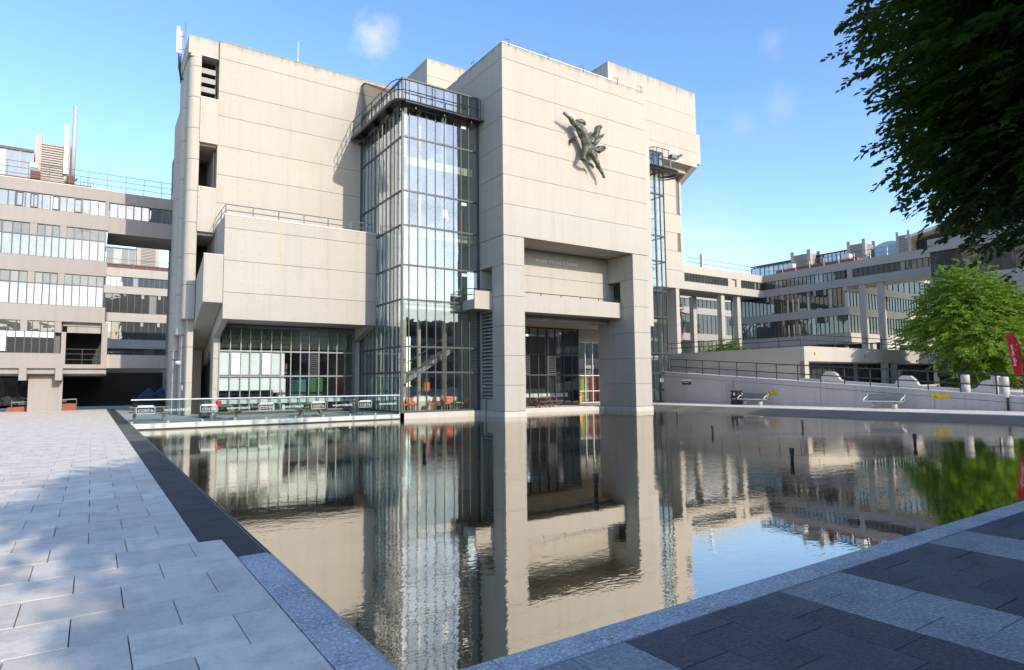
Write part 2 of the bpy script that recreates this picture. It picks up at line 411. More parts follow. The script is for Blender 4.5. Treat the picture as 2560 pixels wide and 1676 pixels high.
# ================================================================ THE GROUND, THE POND, THE PAVING
W0 = -.3
g = MB().quad((-900,-900,-1.3),(900,-900,-1.3),(900,900,-1.3),(-900,900,-1.3)).build('ground', 'asphalt'); struct(g)
pw = MB().quad((1.5,3.35,W0),(36.7,3.35,W0),(36.7,37.0,W0),(1.5,37.0,W0)).build('pond_water', 'water'); struct(pw)
pf = MB().box(1.4,37,3.2,37.2,-1.1,-.68).build('pond_floor', 'joint_sand'); struct(pf)
for i in range(12):
    for j in range(11): slab('floor_slab', 'stone_olive', pf, 1.7+i*3+.02, 4.7+i*3-.02, 3.5+j*3.05+.02, 6.55+j*3.05-.02, -.68, -.64, .005)
MB().tube([(7.9,9.1,-.6),(9.4,15.2,-.6),(11.5,23,-.6)], .035, 6).tube([(7.9,9.1,-.6),(14.9,9.4,-.6),(21.7,9.5,-.6)], .035, 6).tube([(8.1,16.8,-.6),(20.4,16.3,-.6),(25.9,15.8,-.6)], .035, 6).build('water_pipe', 'pale_blue', pf)
# plaza west of the pond: sand bed, then slabs laid in stretcher bond
pl = MB().box(-120,1.62,3.2,62,-1.2,-.045).box(-120,1.62,-120,3.2,-1.2,-.045).build('plaza_paving', 'joint_sand'); struct(pl)
LX = 1.31
cnt = 0; far = MB()
row = 0; yy = -1.6 + .0
ys = []
v = 4.66 - .665*9
while v < 61.5: ys.append(v); v += .665
for k, y0 in enumerate(ys):
    y1 = y0 + .665
    xr = 1.31 if y0 < 7.9 else 1.07
    off = .345 if k % 2 else 0
    x1 = xr; first = True
    left = min(-1.2, -.1*y1-1.6)
    while x1 > left - .69:
        w = (.69 if not first else (.345 if off else .69)); first = False
        x0 = x1 - w
        dz = random.uniform(-.0015, .0015)
        if cnt < 298 and y0 > 1.2 and y0 < 15.5 and x1 > -.12*y1-.3:
            slab('paving_slab', 'slab_light', pl, x0+.004, x1-.004, y0+.004, y1-.004, -.06, dz); cnt += 1
        else:
            far.box(x0+.005, x1-.005, y0+.005, y1-.005, -.06, dz)
        x1 = x0
fs = far.build('paving_slab_field', 'slab_light', pl); fs['kind'] = 'stuff'
# far left part of the plaza, beyond the slabs drawn one by one
o = MB().box(-120,-8.2,-120,62,-.044,-.004).build('plaza_surface', 'slab_light', pl)
# pond kerb on the west side: pale granite near the corner, then dark granite
kb = MB().box(1.30,1.66,3.2,35.2,-1.0,-.07).build('pond_kerb', 'granite_dark'); struct(kb)
edges = [3.24,3.99,4.70,5.37,6.07,6.9,7.06]
for a, b in zip(edges, edges[1:]): slab('kerb_stone', 'granite_light', kb, 1.318, 1.60, a+.004, b-.004, -.12, .004, .005)
v = 7.07; k = 0
while v < 35.0:
    b = min(35.1, v+[.98,1.12,.9,1.05][k % 4]); k += 1
    slab('kerb_stone', 'granite_dark' if v < 24 else 'stone_olive', kb, 1.078 if v > 7.9 else 1.318, 1.64, v+.004, b-.004, -.14, -.004, .005)
    v = b
MB().prism([(1.60,.0),(1.68,-.05),(1.74,-.5),(1.66,-.9),(1.6,-.9)], 'Y', 3.5, 35.2).build('kerb_face', 'granite_light', kb)
# paving south of the pond: dark field with pale bands, and a pale kerb
pr = MB().box(1.62,36.9,-120,3.2,-1.2,-.05).build('south_paving', 'joint_sand'); struct(pr)
xs = [1.62]; v = 1.8
cols = []
bx = 2.13 - 2.70
while bx < 37:
    cols += [(bx, bx+.465, 'slab_right_light'), (bx+.465, bx+.93, 'slab_right_light')]
    w = (2.70-.93)/4
    cols += [(bx+.93+w*i, bx+.93+w*(i+1), 'slab_dark') for i in range(4)]
    bx += 2.70
c2 = 0; far = MB(); farl = MB()
for i, (a, b, m) in enumerate(cols):
    if b < 1.7: continue
    a = max(a, 1.325)
    y1 = 3.225; j = 0
    first = [.34, .68, .5, .2, .62, .42][i % 6]
    while y1 > -2.6:
        h = first if j == 0 else .69; j += 1
        y0 = y1 - h
        if a < 13 and a > .9 and y1 > .27*a - .6 and c2 < 290:
            slab('paving_slab', m, pr, a+.003, b-.003, y0+.003, y1-.003, -.06, random.uniform(-.0015, .0015)); c2 += 1
        else: (far if m == 'slab_dark' else farl).box(a+.003, b-.003, y0+.003, y1-.003, -.06, 0)
        y1 = y0
o = far.build('dark_slab_field', 'slab_dark', pr); o['kind'] = 'stuff'
o = farl.build('pale_slab_field', 'slab_right_light', pr); o['kind'] = 'stuff'
MB().box(1.62,36.9,-120,-3.3,-.046,-.004).build('paving_surface', 'slab_dark', pr)
kn = MB().box(1.34,36.9,3.24,3.5,-1.0,-.08).build('pond_kerb', 'granite_light'); struct(kn)
v = 1.605; ks = [.565,.70,.57,.58,.62,.66,.6,.7,.64,.58]; k = 0
while v < 36.5:
    b = v + ks[k % 10]; k += 1
    slab('kerb_stone', 'granite_light', kn, v+.003, b-.003, 3.235, 3.50, -.14, .004, .005); v = b
# cafe deck north of the pond with its clad edge
dk = MB().box(1.63,15.46,35.16,62,-1.2,-.05).build('cafe_deck', 'deck_stone'); struct(dk)
for i in range(20):
    a = 1.63 + i*.6915
    for j in range(11): slab('deck_slab', 'deck_stone', dk, a+.004, a+.6875, 35.17+j*.69, 35.17+j*.69+.682, -.06, 0, .004)
far = MB()
for i in range(20):
    a = 1.63 + i*.6915
    for j in range(11, 38): far.box(a+.004, a+.6875, 35.17+j*.69, 35.17+j*.69+.682, -.06, 0)
o = far.build('deck_slab_field', 'deck_stone', dk); o['kind'] = 'stuff'
m, t, p, o_ = mat('fascia'); n = noise_(t, wpos(t), 1.8, 5)
setc(t, p, mixc(t, n, (.42,.47,.42), (.66,.69,.62))); p.inputs['Roughness'].default_value = .3
fe = [1.66,2.53,3.0,4.45,5.7,7.13,8.46,9.8,11.2,12.55,13.85,14.9,15.45]
for a, b in zip(fe, fe[1:]):
    q = piece('fascia_panel', 'fascia', dk, a+.02, b-.02, 35.10, 35.15, -.24, -.01)
    for s in (a+.07, b-.07):
        for z_ in (-.07, -.17): piece('bolt', 'ink', dk, s-.018, s+.018, 35.085, 35.10, z_-.018, z_+.018)
piece('waterline_trim', 'ink', dk, 1.64, 15.46, 35.12, 35.16, -.33, -.25)
# east bank: sloping stone coping, walkway
wk = MB().box(37.0,46,-60,36.2,-1.2,-.05).box(33.9,60,36.0,60,-1.2,-.05).build('walkway', 'slab_light'); struct(wk)
v = -12.0
while v < 36.0:
    slab('walkway_slab', 'slab_light', wk, 37.0, 41.58, v+.005, min(v+1.5, 36.0)-.005, -.06, 0, .005); v += 1.5
MB().box(33.9,60,36.2,60,-.045,-.003).build('walkway_slab_field', 'slab_light', wk)['kind'] = 'stuff'
bk = MB().prism([(34.3,-.9),(34.3,-.42),(36.95,-.06),(36.95,-.9)], 'Y', -20, 36.0).build('pond_bank', 'stone_olive'); struct(bk)
v = -12.0; k = 0
while v < 35.9:
    w = [1.05,1.2,.95,1.15][k % 4]; k += 1
    MB().prism([(34.2,-.44),(34.2,-.36),(36.2,-.1),(36.95,-.035),(36.95,-.1)], 'Y', v+.012, v+w-.012).build('coping_stone', 'stone_olive' if v > 24 else 'granite_dark', bk)
    v += w

# ================================================================ THE LECTURE BUILDING
B = thing('lecture_building', 'large pale concrete lecture building with glazed stair tower and square arch standing in the pond', 'building', (20, 40, 0))
# --- west lecture block
ZL = [11.9,13.34,15.17,17.05,19.0,20.59,22.8,23.93]
blk = MB().box(6.14,21.0,42.45,58,5.6,23.8).build('lecture_block', 'joint', B)
lifts(blk, 6.10, 21.0, 42.40, 58.03, ZL[:-1]); lifts(blk, 6.10, 21.0, 42.40, 58.03, ZL[-2:], 'concrete_top')
lifts(blk, 6.11, 21.0, 42.41, 58.02, [5.7,7.26,9.15,11.9])
piece('coping', 'concrete_aged', blk, 6.09, 21.0, 42.38, 42.8, 23.93, 23.97)
# --- escape stair strip at the west end
st = MB().box(5.05,6.05,46.25,57.9,0,23.5).build('stair_shaft', 'concrete_plain', B); piece('stairwell_back', 'dark_inside', st, 5.05, 6.05, 46.1, 46.24, 6.0, 22.7)  # near-black plate stands in for the shade inside the stairwell
lifts(st, 4.34, 6.06, 42.6, 47.5, [22.75,23.93], 'concrete_top'); lifts(st, 4.40, 5.0, 43.55, 47.5, [18.6,20.7,22.75])
def shaft(x0, x1, y0, y1, zs, r):
    # service duct with a rounded outer corner
    pts = [(x1, y0), (x1, y1), (x0, y1)]
    for k in range(7):
        a = math.pi + (math.pi/2)*k/6
        pts.append((x0+r+r*math.cos(a), y0+r+r*math.sin(a)))
    for a, b in zip(zs, zs[1:]): MB().prism(pts, 'Z', a+.015, b-.015).build('duct_lift', 'concrete', st)
shaft(4.42, 5.07, 42.38, 43.5, [5.9,8.0,9.9,11.9,13.9,15.9,17.9,19.9,21.9,22.5], .42)
MB().prism([(4.42+.42-.42*math.cos(math.pi/2*k/6), 22.5+.24*math.sin(math.pi/2*k/6)) for k in range(7)]+[(6.05,22.74),(6.05,22.66),(5.07,22.66),(5.07,22.5)], 'Y', 42.39, 43.5).build('duct_head', 'concrete', st)
shaft(4.22, 5.0, 43.7, 45.0, [5.0,7.5,9.9,12.4,14.9,17.4,19.6,20.9], .35)
shaft(4.18, 5.0, 45.25, 46.9, [4.05,6.5,9,11.5,14,16.5,18.9], .35)
shaft(4.75, 5.1, 42.9, 43.7, [0,2,4.2,6.1], .1)
shaft(4.55, 5.1, 43.9, 45.0, [0,2,4.2,5.2], .1)
shaft(4.25, 5.1, 45.4, 47.5, [0,2,4.2], .1)
lifts(st, 5.0, 6.05, 47.0, 47.5, [0,2.1,4.2,6.4])
for z0, z1 in ((17.03,19.9),(11.36,14.15)):
    q = piece('spandrel_panel', 'concrete', st, 5.06, 6.08, 42.28, 43.4, z0, z1)
    piece('coping', 'coping_white', st, 5.05, 6.09, 42.27, 42.5, z1, z1+.05)
for k in range(4):
    z_ = 22.2 - k*.62
    MB().prism([(43.1+.05*i, z_) for i in (0,)]+[(43.1,z_-.34),(43.3,z_-.42),(45.6,z_-.42),(45.6,z_),(43.25,z_)], 'X', 5.08, 6.0).build('louvre_beam', 'dark_frame', st)
for k in range(5):
    piece('window_mullion', 'grey_frame', st, 5.98, 6.05, 43.2+k*.65, 43.28+k*.65, 14.15, 22.6)
piece('landing', 'concrete_plain', st, 5.07, 6.05, 42.6, 46.2, 16.9, 17.03)
piece('landing', 'concrete_plain', st, 5.07, 6.05, 42.6, 46.2, 11.2, 11.36)
# sloping stair flight down the west flank
fl = MB().prism([(39.32,9.4),(39.32,6.62),(48.2,3.48),(48.2,6.3)], 'X', 5.11, 5.25).prism([(39.33,9.4),(39.33,6.62),(39.55,6.55),(39.55,9.34)], 'X', 5.25, 6.15)
fl.prism([(39.5,7.0),(39.5,6.57),(48.2,3.49),(48.2,3.9)], 'X', 5.25, 6.13).build('stair_flight', 'concrete', B)
piece('coping', 'coping_white', B, 5.10, 6.16, 39.31, 39.5, 9.4, 9.45)
# west end wall of the cafe with a tall arched opening
def arc(y0, y1, z0, z1, n=8): return [(y0+(y1-y0)*k/n, z0+(z1-z0)*math.sqrt(max(0, 1-(1-k/n)**2))) for k in range(n+1)]
ew = MB()
ew.prism([(42.3,0),(43.3,0),(43.3,3.0)]+[(43.3+.25*k/4, 3.0+1.0*math.sin(math.pi/2*k/4)) for k in range(1,5)]+[(43.9,4.0),(46.5,3.2),(49.8,2.4),(50.4,1.2),(50.4,0),(53,0),(53,5.9),(42.3,5.9)], 'X', 6.16, 6.40)
ew.build('end_wall', 'concrete', B)
piece('doorway_back', 'dark_inside', B, 6.42, 6.5, 43.0, 50.6, 0, 4.3)
for k in range(9): piece('doorway_bar', 'dark_frame', B, 6.36, 6.40, 43.7+k*.72, 43.75+k*.72, 0, 3.9-.2*k)
# --- projecting box over the cafe
cb = MB().box(6.22,15.52,39.33,42.4,5.72,11.8).build('projecting_box', 'joint', B)
lifts(cb, 6.17, 15.50, 39.28, 42.4, [5.68,7.26,9.15,11.07,11.83])
piece('coping', 'coping_white', cb, 6.15, 15.52, 39.26, 39.6, 11.83, 11.9)
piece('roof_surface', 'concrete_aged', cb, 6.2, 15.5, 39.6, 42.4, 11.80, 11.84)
for x0, x1 in ((6.17,6.5),(15.12,15.50)):
    MB().prism([(39.28,5.67),(42.3,4.8),(42.75,4.8),(42.75,5.67)], 'X', x0, x1).build('bracket', 'concrete', B)
    lifts(B, x0, x1, 42.25, 42.75, [0,1.6,3.5,4.79], name='cafe_pier')
# --- cafe glazing
cg = MB(); xs = [6.5,7.12,7.74,8.3,8.95,9.58,10.19,10.81,11.43,12.0,12.65,13.26,13.87,14.44,15.12]; zs = [.17,2.39,3.98,5.55]
for x in xs: cg.box(x-.03, x+.03, 42.16, 42.28, .12, 5.58)
for z_ in zs: cg.box(6.5, 15.12, 42.14, 42.30, z_-.05, z_+.05)
cgo = cg.build('cafe_glazing', 'grey_frame', B)
for a, b in zip(xs, xs[1:]):
    for c, d in zip(zs, zs[1:]): piece('window_pane', 'glass_clear', cgo, a+.03, b-.03, 42.20, 42.215, c+.05, d-.05)
for i in (1, 4):
    for k in range(12): piece('louvre_slat', 'white_paint', cgo, xs[i]+.06, xs[i+1]-.06, 42.10, 42.19, 2.5+k*.115, 2.59+k*.115)
for k in range(10): piece('louvre_slat', 'dark_frame', cgo, xs[9]+.06, xs[10]-.06, 42.10, 42.19, 2.5+k*.14, 2.55+k*.14)
for i in range(6):
    piece('window_blind', 'blind_white', cgo, xs[i]+.04, xs[i+1]-.04, 42.3, 42.32, 2.48, 3.9)
    piece('window_blind', 'blind_white', cgo, xs[i]+.04, xs[i+1]-.04, 42.3, 42.32, 1.5, 2.3)
piece('window_blind', 'blind_white', cgo, xs[6], xs[6]+.25, 42.3, 42.32, 1.5, 3.9)
# --- inside the cafe and the foot of the stair tower
ci = MB().box(6.5,21,42.3,56,.03,.10).box(15.6,21,35.25,42.3,.03,.10).build('cafe_floor', 'floor_inside', B)
piece('inner_wall', 'wall_inside', B, 6.5, 21, 52, 52.2, .1, 5.6)
piece('inner_wall', 'cream_inside', B, 6.45, 6.55, 42.8, 52, .1, 5.6)
piece('inner_ceiling', 'wall_inside', B, 6.5, 15.5, 42.7, 52, 5.45, 5.6)
for k in range(7): piece('ceiling_beam', 'wall_inside', B, 11, 15.0, 43.4+k*1.2, 43.8+k*1.2, 4.4, 5.45)
for nm, m, a, b, c, d in (('teal_partition','teal_panel',11.6,12.6,.1,2.2),('green_partition','green_panel',12.9,13.8,.1,2.3),('dark_red_partition','red_paint',14.6,15.4,.1,2.6),('striped_column','blind_white',10.3,11.2,.1,2.25),('timber_panel','wood_brown',10.3,11.3,2.6,3.4)):
    piece(nm, m, B, a, b, 45.0, 45.1, c, d)
piece('counter_band', 'white_paint', B, 6.55, 15.0, 42.5, 42.6, .66, .93)
for k in range(7): piece('work_chair', 'ink', B, 7.0+k*.62, 7.3+k*.62, 43.5, 43.8, .5, 1.0+.15*(k % 3))
rb_ = random.Random(3)
for j in range(4):
    x = 6.6 + .2*(j % 2)
    while x < 14.6:
        w = rb_.choice((.34,.44,.52)); d = rb_.uniform(0,.10)
        piece('reflection_block', 'block_cream', ci, x+.012, x+w-.012, 43.3-d, 43.5, 4.22+j*.31, 4.50+j*.31); x += w  # cream blocks imitate the block pattern mirrored in the upper cafe panes
piece('reflection_backing', 'dark_inside', ci, 6.5, 15, 43.5, 43.6, 4.1, 5.5)
# --- glazed stair tower
TX0, TX1, TY0, TY1 = 15.56, 21.0, 35.18, 42.36
pn = MB().box(15.5,21.08,35.1,36,-.9,.05).box(15.5,15.7,35.1,42.4,-.9,.05).build('plinth', 'plinth', B)
TZ = [.11,2.51,4.08,6.98,9.12,11.62,13.79,17.24,19.3,20.98]
CX = [15.56,16.02,16.62,17.22,17.84,18.48,19.16,19.71,20.29,20.93]
CY = [35.18,35.80,36.42,37.05,37.68,38.30,39.0,39.70,40.35,40.95,41.6,42.36]
tg = MB()
for x in CX: tg.box(x-.028, x+.028, TY0-.03, TY0+.06, .05, 21.0)
for y in CY[1:]: tg.box(TX0-.03, TX0+.06, y-.028, y+.028, .05, 21.0-.0)
tg.box(TX0-.07, TX0+.07, TY0-.07, TY0+.07, .05, 21.05)
for z_ in TZ:
    tg.box(TX0+.07, TX1, TY0-.045, TY0+.07, z_-.055, z_+.055); tg.box(TX0-.045, TX0+.07, TY0+.07, TY1, z_-.055, z_+.055)
tg.box(TX1-.1, TX1+.06, TY0-.05, TY0+.08, .05, 21.0); tg.box(TX0-.06, TX0+.1, TY1-.12, TY1+.02, 4.8, 21.0)
tgo = tg.build('stair_tower_frame', 'dark_frame', B)
for c, d in zip(TZ, TZ[1:]):
    gm = 'glass_tower' if c > 6.5 else 'glass_clear'
    for a, b in zip(CX, CX[1:]): piece('glass_pane', gm, tgo, a+.03, b-.03, TY0+.0, TY0+.015, c+.056, d-.056)
    for i, (a, b) in enumerate(zip(CY, CY[1:])):
        mid = a+(b-a)*.5
        piece('side_glass_pane', 'glass_clear' if i % 3 else 'glass_tower', tgo, TX0, TX0+.015, a+.03, mid, c+.056, d-.056)
        piece('side_glass_pane', 'glass_mirror' if i % 4 != 2 else 'glass_tower', tgo, TX0-.004, TX0+.011, mid+.004, b-.03, c+.056, d-.056)
for k, y in enumerate(CY[1:-1]):
    for dy in (0,): piece('glazing_fin', 'chrome_white', tgo, TX0+.09, TX0+.30, y+dy-.03, y+dy+.03, .12, 20.9)
for zt, zb in ((6.9,6.5),(11.55,11.1),(16.2,15.7)):
    piece('floor_slab', 'cream_inside', tgo, TX0+.5, TX1, TY0+.55, TY1, zb, zt)
piece('inner_wall', 'wall_inside', tgo, 17.2, 17.5, 39.2, 42.3, .1, 20.8); piece('inner_wall', 'wall_inside', tgo, 20.9, 21.0, 35.3, 42.3, .1, 20.9)
for x_, y_ in ((16.6,37.2),(18.2,38.4),(19.4,37.0)): MB().tube([(x_,y_,.1),(x_,y_,20.8)], .16, 12).build('inner_column', 'cream_inside', tgo, True)
for k in range(4):
    z_ = 2.2 + k*4.65
    MB().prism([(17.0,z_),(17.0,z_-.35),(20.4,z_+1.75),(20.4,z_+2.1)], 'Y', 37.6, 39.0).build('stair_flight', 'wall_inside', tgo)
    MB().prism([(17.0,z_+1.0),(17.0,z_+.94),(20.4,z_+3.04),(20.4,z_+3.1)], 'Y', 37.6, 37.66).build('handrail', 'dark_frame', tgo)
piece('notice', 'white_paint', tgo, 18.35, 18.68, TY0-.02, TY0-.008, 12.45, 12.95)
for z_ in (18.65, 13.45, 8.75): piece('door_head_panel', 'white_paint', tgo, 19.74, 20.1, TY0-.02, TY0-.008, z_, z_+.18)
piece('hanging_banner', 'red_paint', tgo, 20.2, 20.5, 36.2, 36.23, 11.75, 13.3); piece('hanging_banner', 'red_paint', tgo, 19.8, 20.02, 36.8, 36.83, 11.75, 13.0)
piece('poster', 'ink', tgo, 18.5, 19.3, 38.4, 38.44, 1.25, 2.15); piece('poster_sheet', 'orange', tgo, 18.58, 19.1, 38.37, 38.395, 1.35, 1.9)
dr = piece('balcony_door', 'pale_blue', tgo, 20.13, 20.86, TY0-.05, TY0-.035, 7.1, 9.05); piece('balcony_door_leaf', 'blind_white', tgo, 20.45, 20.84, TY0-.065, TY0-.052, 7.15, 9.0)
piece('tower_roof', 'dark_frame', tgo, TX0, TX1, TY0, TY1, 20.98, 21.06)
MB().prism([(37.6,21.06),(TY1,21.06),(TY1,23.4),(41.9,23.4)], 'X', TX0, TX0+.02).build('roof_glass', 'glass_clear', tgo)
MB().prism([(37.6,21.02),(37.6,21.1),(41.9,23.5),(TY1,23.5),(TY1,23.4),(41.9,23.4)], 'X', TX0-.03, TX1).build('sloping_roof', 'roof_brown', tgo)
# maintenance gantry round the head of the tower
ga = MB()
ring = [(14.8,42.3),(14.8,35.2),(14.95,34.65),(15.4,34.38),(20.75,34.36)]
ga.box(14.75,15.45,35.2,42.3,19.28,19.36).box(15.4,21.0,34.34,35.1,19.1,19.18)
ga.prism([(14.75,35.2),(14.8,34.8),(15.0,34.5),(15.4,34.34),(15.45,35.2)], 'Z', 19.2, 19.28)
ga.tube([(x,y,19.2) for x,y in ring], .075, 8).tube([(x+(.55 if i<2 else .3 if i<4 else 0),y+(.5 if i>1 else 0),19.0) for i,(x,y) in enumerate(ring)], .05, 8)
gao = ga.build('maintenance_gantry', 'black_metal', B)
for x, y in ((14.8,41.9),(14.8,40.2),(14.8,38.5),(14.8,36.8),(15.4,34.38),(17.2,34.36),(19,34.36),(20.75,34.36)): MB().tube([(x,y,19.2),(x,y,20.5)], .032, 6).build('gantry_post', 'black_metal', gao)
for h in (.62, 1.28): MB().tube([(x,y,19.22+h) for x,y in ring], .03, 6).build('gantry_rail', 'black_metal', gao)
for x in (16.2,18.2,20.2): piece('gantry_bracket', 'black_metal', gao, x-.05, x+.05, 34.6, 35.2, 18.9, 19.1)
for y in (36.5,38.7,40.9): piece('gantry_bracket', 'black_metal', gao, 15.0, 15.5, y-.05, y+.05, 18.95, 19.28)
# --- the arch tower standing in the water
AX0, AX1, AY = 21.08, 33.87, 32.22
ZA = [11.08,13.08,14.98,16.86,18.70,20.6,22.6,23.62]
at_ = MB().box(21.13,33.82,32.27,50,11.1,23.5).build('arch_tower', 'joint', B)
lifts(at_, AX0, AX1, AY, 50.05, ZA[:-1]); lifts(at_, AX0, AX1, AY, 50.05, ZA[-2:], 'concrete_top')
piece('coping', 'coping_white', at_, AX0-.02, AX1+.02, AY-.02, AY+.5, 23.62, 23.68); piece('coping', 'coping_white', at_, AX0-.02, AX0+.5, AY+.5, 38, 23.62, 23.68)
ZB = [.05,1.66,3.5,5.36,7.24,9.21,11.06]
lifts(at_, AX0, 22.64, AY, 33.6, ZB); piece('pier_core', 'joint', at_, AX0+.05, 22.6, AY+.05, 33.55, -.5, 11)
lifts(at_, 32.25, AX1, AY, 33.58, ZB); lifts(at_, 32.25, AX1, 34.95, 36.05, ZB); piece('pier_core', 'joint', at_, 32.30, AX1-.05, AY+.05, 33.5, -.5, 11); piece('pier_core', 'joint', at_, 32.30, AX1-.05, 35.0, 36.0, -.5, 11)
lifts(at_, 32.255, AX1, 33.58, 34.95, [.05,1.66,3.5,5.36,7.62]); lifts(at_, 32.255, AX1, 33.58, 34.95, [9.21,11.06]); piece('niche_back', 'dark_inside', at_, 32.9, 33.8, 33.6, 34.95, 7.6, 9.2)
piece('pier_core', 'joint', at_, 32.32, AX1-.05, 33.5, 35, -.5, 7.5)
piece('plinth', 'plinth', at_, AX0-.05, 22.69, AY-.05, 35.1, -.9, .03); piece('plinth', 'plinth', at_, 32.2, AX1+.05, AY-.05, 36.1, -.9, .03)
# side wall strip with louvre and niche
lifts(at_, AX0, 22.64, 33.6, 35.04, [.03,.78]); lifts(at_, AX0, 22.64, 33.6, 35.04, [9.26,11.06]); piece('niche_back', 'concrete_aged', at_, 21.95, 22.6, 33.6, 35.04, 7.3, 9.26)
lifts(at_, AX0, 22.64, 35.04, 46, ZB); piece('niche_side', 'concrete_plain', at_, AX0+.02, 22.6, 33.6, 35.04, 6.35, 7.2)
piece('louvre_back', 'dark_inside', at_, 21.4, 22.6, 33.62, 35.02, .8, 6.33)
for k in range(24):
    z_ = .84 + k*.229
    MB().prism([(21.11,z_),(21.14,z_-.02),(21.42,z_+.15),(21.39,z_+.18)], 'Y', 33.63, 35.01).build('louvre_blade', 'concrete_plain', at_)
nb = MB().box(19.76,21.06,33.58,33.72,6.48,7.64).box(19.76,19.9,33.72,35.1,6.48,7.1).box(19.9,21.06,33.72,35.1,6.48,6.62).build('side_balcony', 'concrete', at_)
MB().tube([(19.8,33.65,7.75),(21.0,33.65,7.75)], .03, 6).tube([(19.8,33.65,7.75),(19.8,35.1,7.95)], .03, 6).tube([(19.8,33.7,7.4),(19.8,35.1,7.5)], .03, 6).tube([(19.8,33.65,7.6),(19.8,33.65,7.78)], .03, 6).tube([(19.8,35.1,7.0),(19.8,35.1,7.95)],.03,6).build('balcony_rail', 'black_metal', at_)
MB().tube([(21.0,34.35,.8),(21.0,34.35,-.5)], .045, 8).build('drain_pipe', 'grey_frame', at_)
# recess, balcony, soffits
lifts(at_, 22.64, 32.25, 34.96, 35.3, [6.3,7.7,9.21,11.06]); piece('recess_core', 'joint', at_, 22.7, 32.2, 35.0, 35.28, 6.3, 11.0)
piece('recess_core', 'concrete_plain', at_, 22.64, 33.8, 35.3, 46, 6.4, 11.06)
piece('balcony_front', 'concrete', at_, 22.64, 32.2, 33.48, 33.66, 6.48, 7.6); piece('balcony_floor', 'concrete_plain', at_, 22.64, 32.2, 33.66, 34.96, 6.48, 6.66)
piece('balcony_rail', 'black_metal', at_, 22.64, 32.22, 33.55, 33.60, 7.77, 7.82)
for k in range(6): piece('rail_stub', 'black_metal', at_, 23.2+k*1.72, 23.24+k*1.72, 33.555, 33.595, 7.55, 7.78)
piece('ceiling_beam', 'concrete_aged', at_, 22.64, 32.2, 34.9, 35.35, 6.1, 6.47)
piece('ceiling', 'concrete_plain', at_, 22.64, 33.8, 35.35, 46, 6.2, 6.40)
text('ROGER STEVENS BUILDING', .315, 'letters', at(25.5, 34.92, 10.24, FRONT), at_, 'name_lettering', .02, 'LEFT', .006)
piece('unseen_core', 'concrete_plain', B, 33.9, 38.9, 36.6, 46, 6.42, 23.0)  # unseen block, added for the inferred overhead structure that shades the entrance wall
# passage floor and glazing
dk2 = MB().box(22.64,33.9,35.55,50,-1.0,-.03).build('passage_floor', 'plinth', at_)
piece('passage_paving', 'slab_light', at_, 22.64, 33.9, 35.9, 50, -.03, 0)
pg = MB(); gx = [22.7,24.0,25.2,26.4,27.5,28.35,29.2,30.05,30.9,31.75,32.6,33.3]; gz = [.05,2.41,4.03,6.16]
for x in gx: pg.box(x-.03, x+.03, 39.75, 39.87, 0, 6.2)
for z_ in gz: pg.box(22.64, 33.3, 39.73, 39.89, z_-.06, z_+.06)
pg.box(33.24,33.36,39.75,41.9,0,6.2)
pgo = pg.build('passage_glazing', 'dark_frame', at_)
for a, b in zip(gx, gx[1:]):
    for c, d in zip(gz, gz[1:]): piece('window_pane', 'glass_clear', pgo, a+.03, b-.03, 39.8, 39.815, c+.06, d-.06)
for i in (4, 7):
    for k in range(9): piece('louvre_slat', 'grey_frame', pgo, gx[i]+.06, gx[i+1]-.06, 39.70, 39.79, 2.52+k*.165, 2.56+k*.165)
lifts(at_, 33.36, 39.2, 41.8, 42.1, [5.3,6.35]); 
pg2 = MB()
for x in (33.4,34.9,35.75,36.6,37.45,38.3,39.1): pg2.box(x-.028, x+.028, 41.78, 41.95, 0, 5.3)
for z_ in (.05,1.05,2.4,5.28): pg2.box(33.4, 39.1, 41.84, 41.93, z_-.03, z_+.03)
p2o = pg2.build('entrance_glazing', 'white_metal', at_)
for a, b in zip((33.4,34.9,35.75,36.6,37.45,38.3),(34.9,35.75,36.6,37.45,38.3,39.1)):
    for c, d in ((.1,2.35),(2.45,5.2)): piece('window_pane', 'glass_clear', p2o, a+.05, b-.05, 41.86, 41.875, c, d)
piece('lime_notice', 'lime', p2o, 35.5, 36.5, 42.4, 42.44, .4, 2.3); piece('red_door', 'red_paint', p2o, 37.2, 38.4, 43.0, 43.06, 0, 2.3)
piece('inner_wall', 'dark_inside', at_, 22.7, 40, 49, 49.2, 0, 6.3); piece('inner_floor', 'floor_inside', at_, 22.7, 39.1, 39.9, 49, 0.005, .02)
piece('counter_band', 'white_paint', at_, 22.7, 32.6, 40.4, 40.5, .66, .95)
for x_ in (25.6, 29.5, 31.9): MB().tube([(x_,42.2,0),(x_,42.2,6.2)], .17, 12).build('inner_column', 'chrome_white', at_, True)
for k in range(4): piece('stair_rail', 'cream_inside', at_, 30.0+k*.35, 30.2+k*.35, 44.5, 44.6, 4.4-k*.15, 5.6-k*.25)
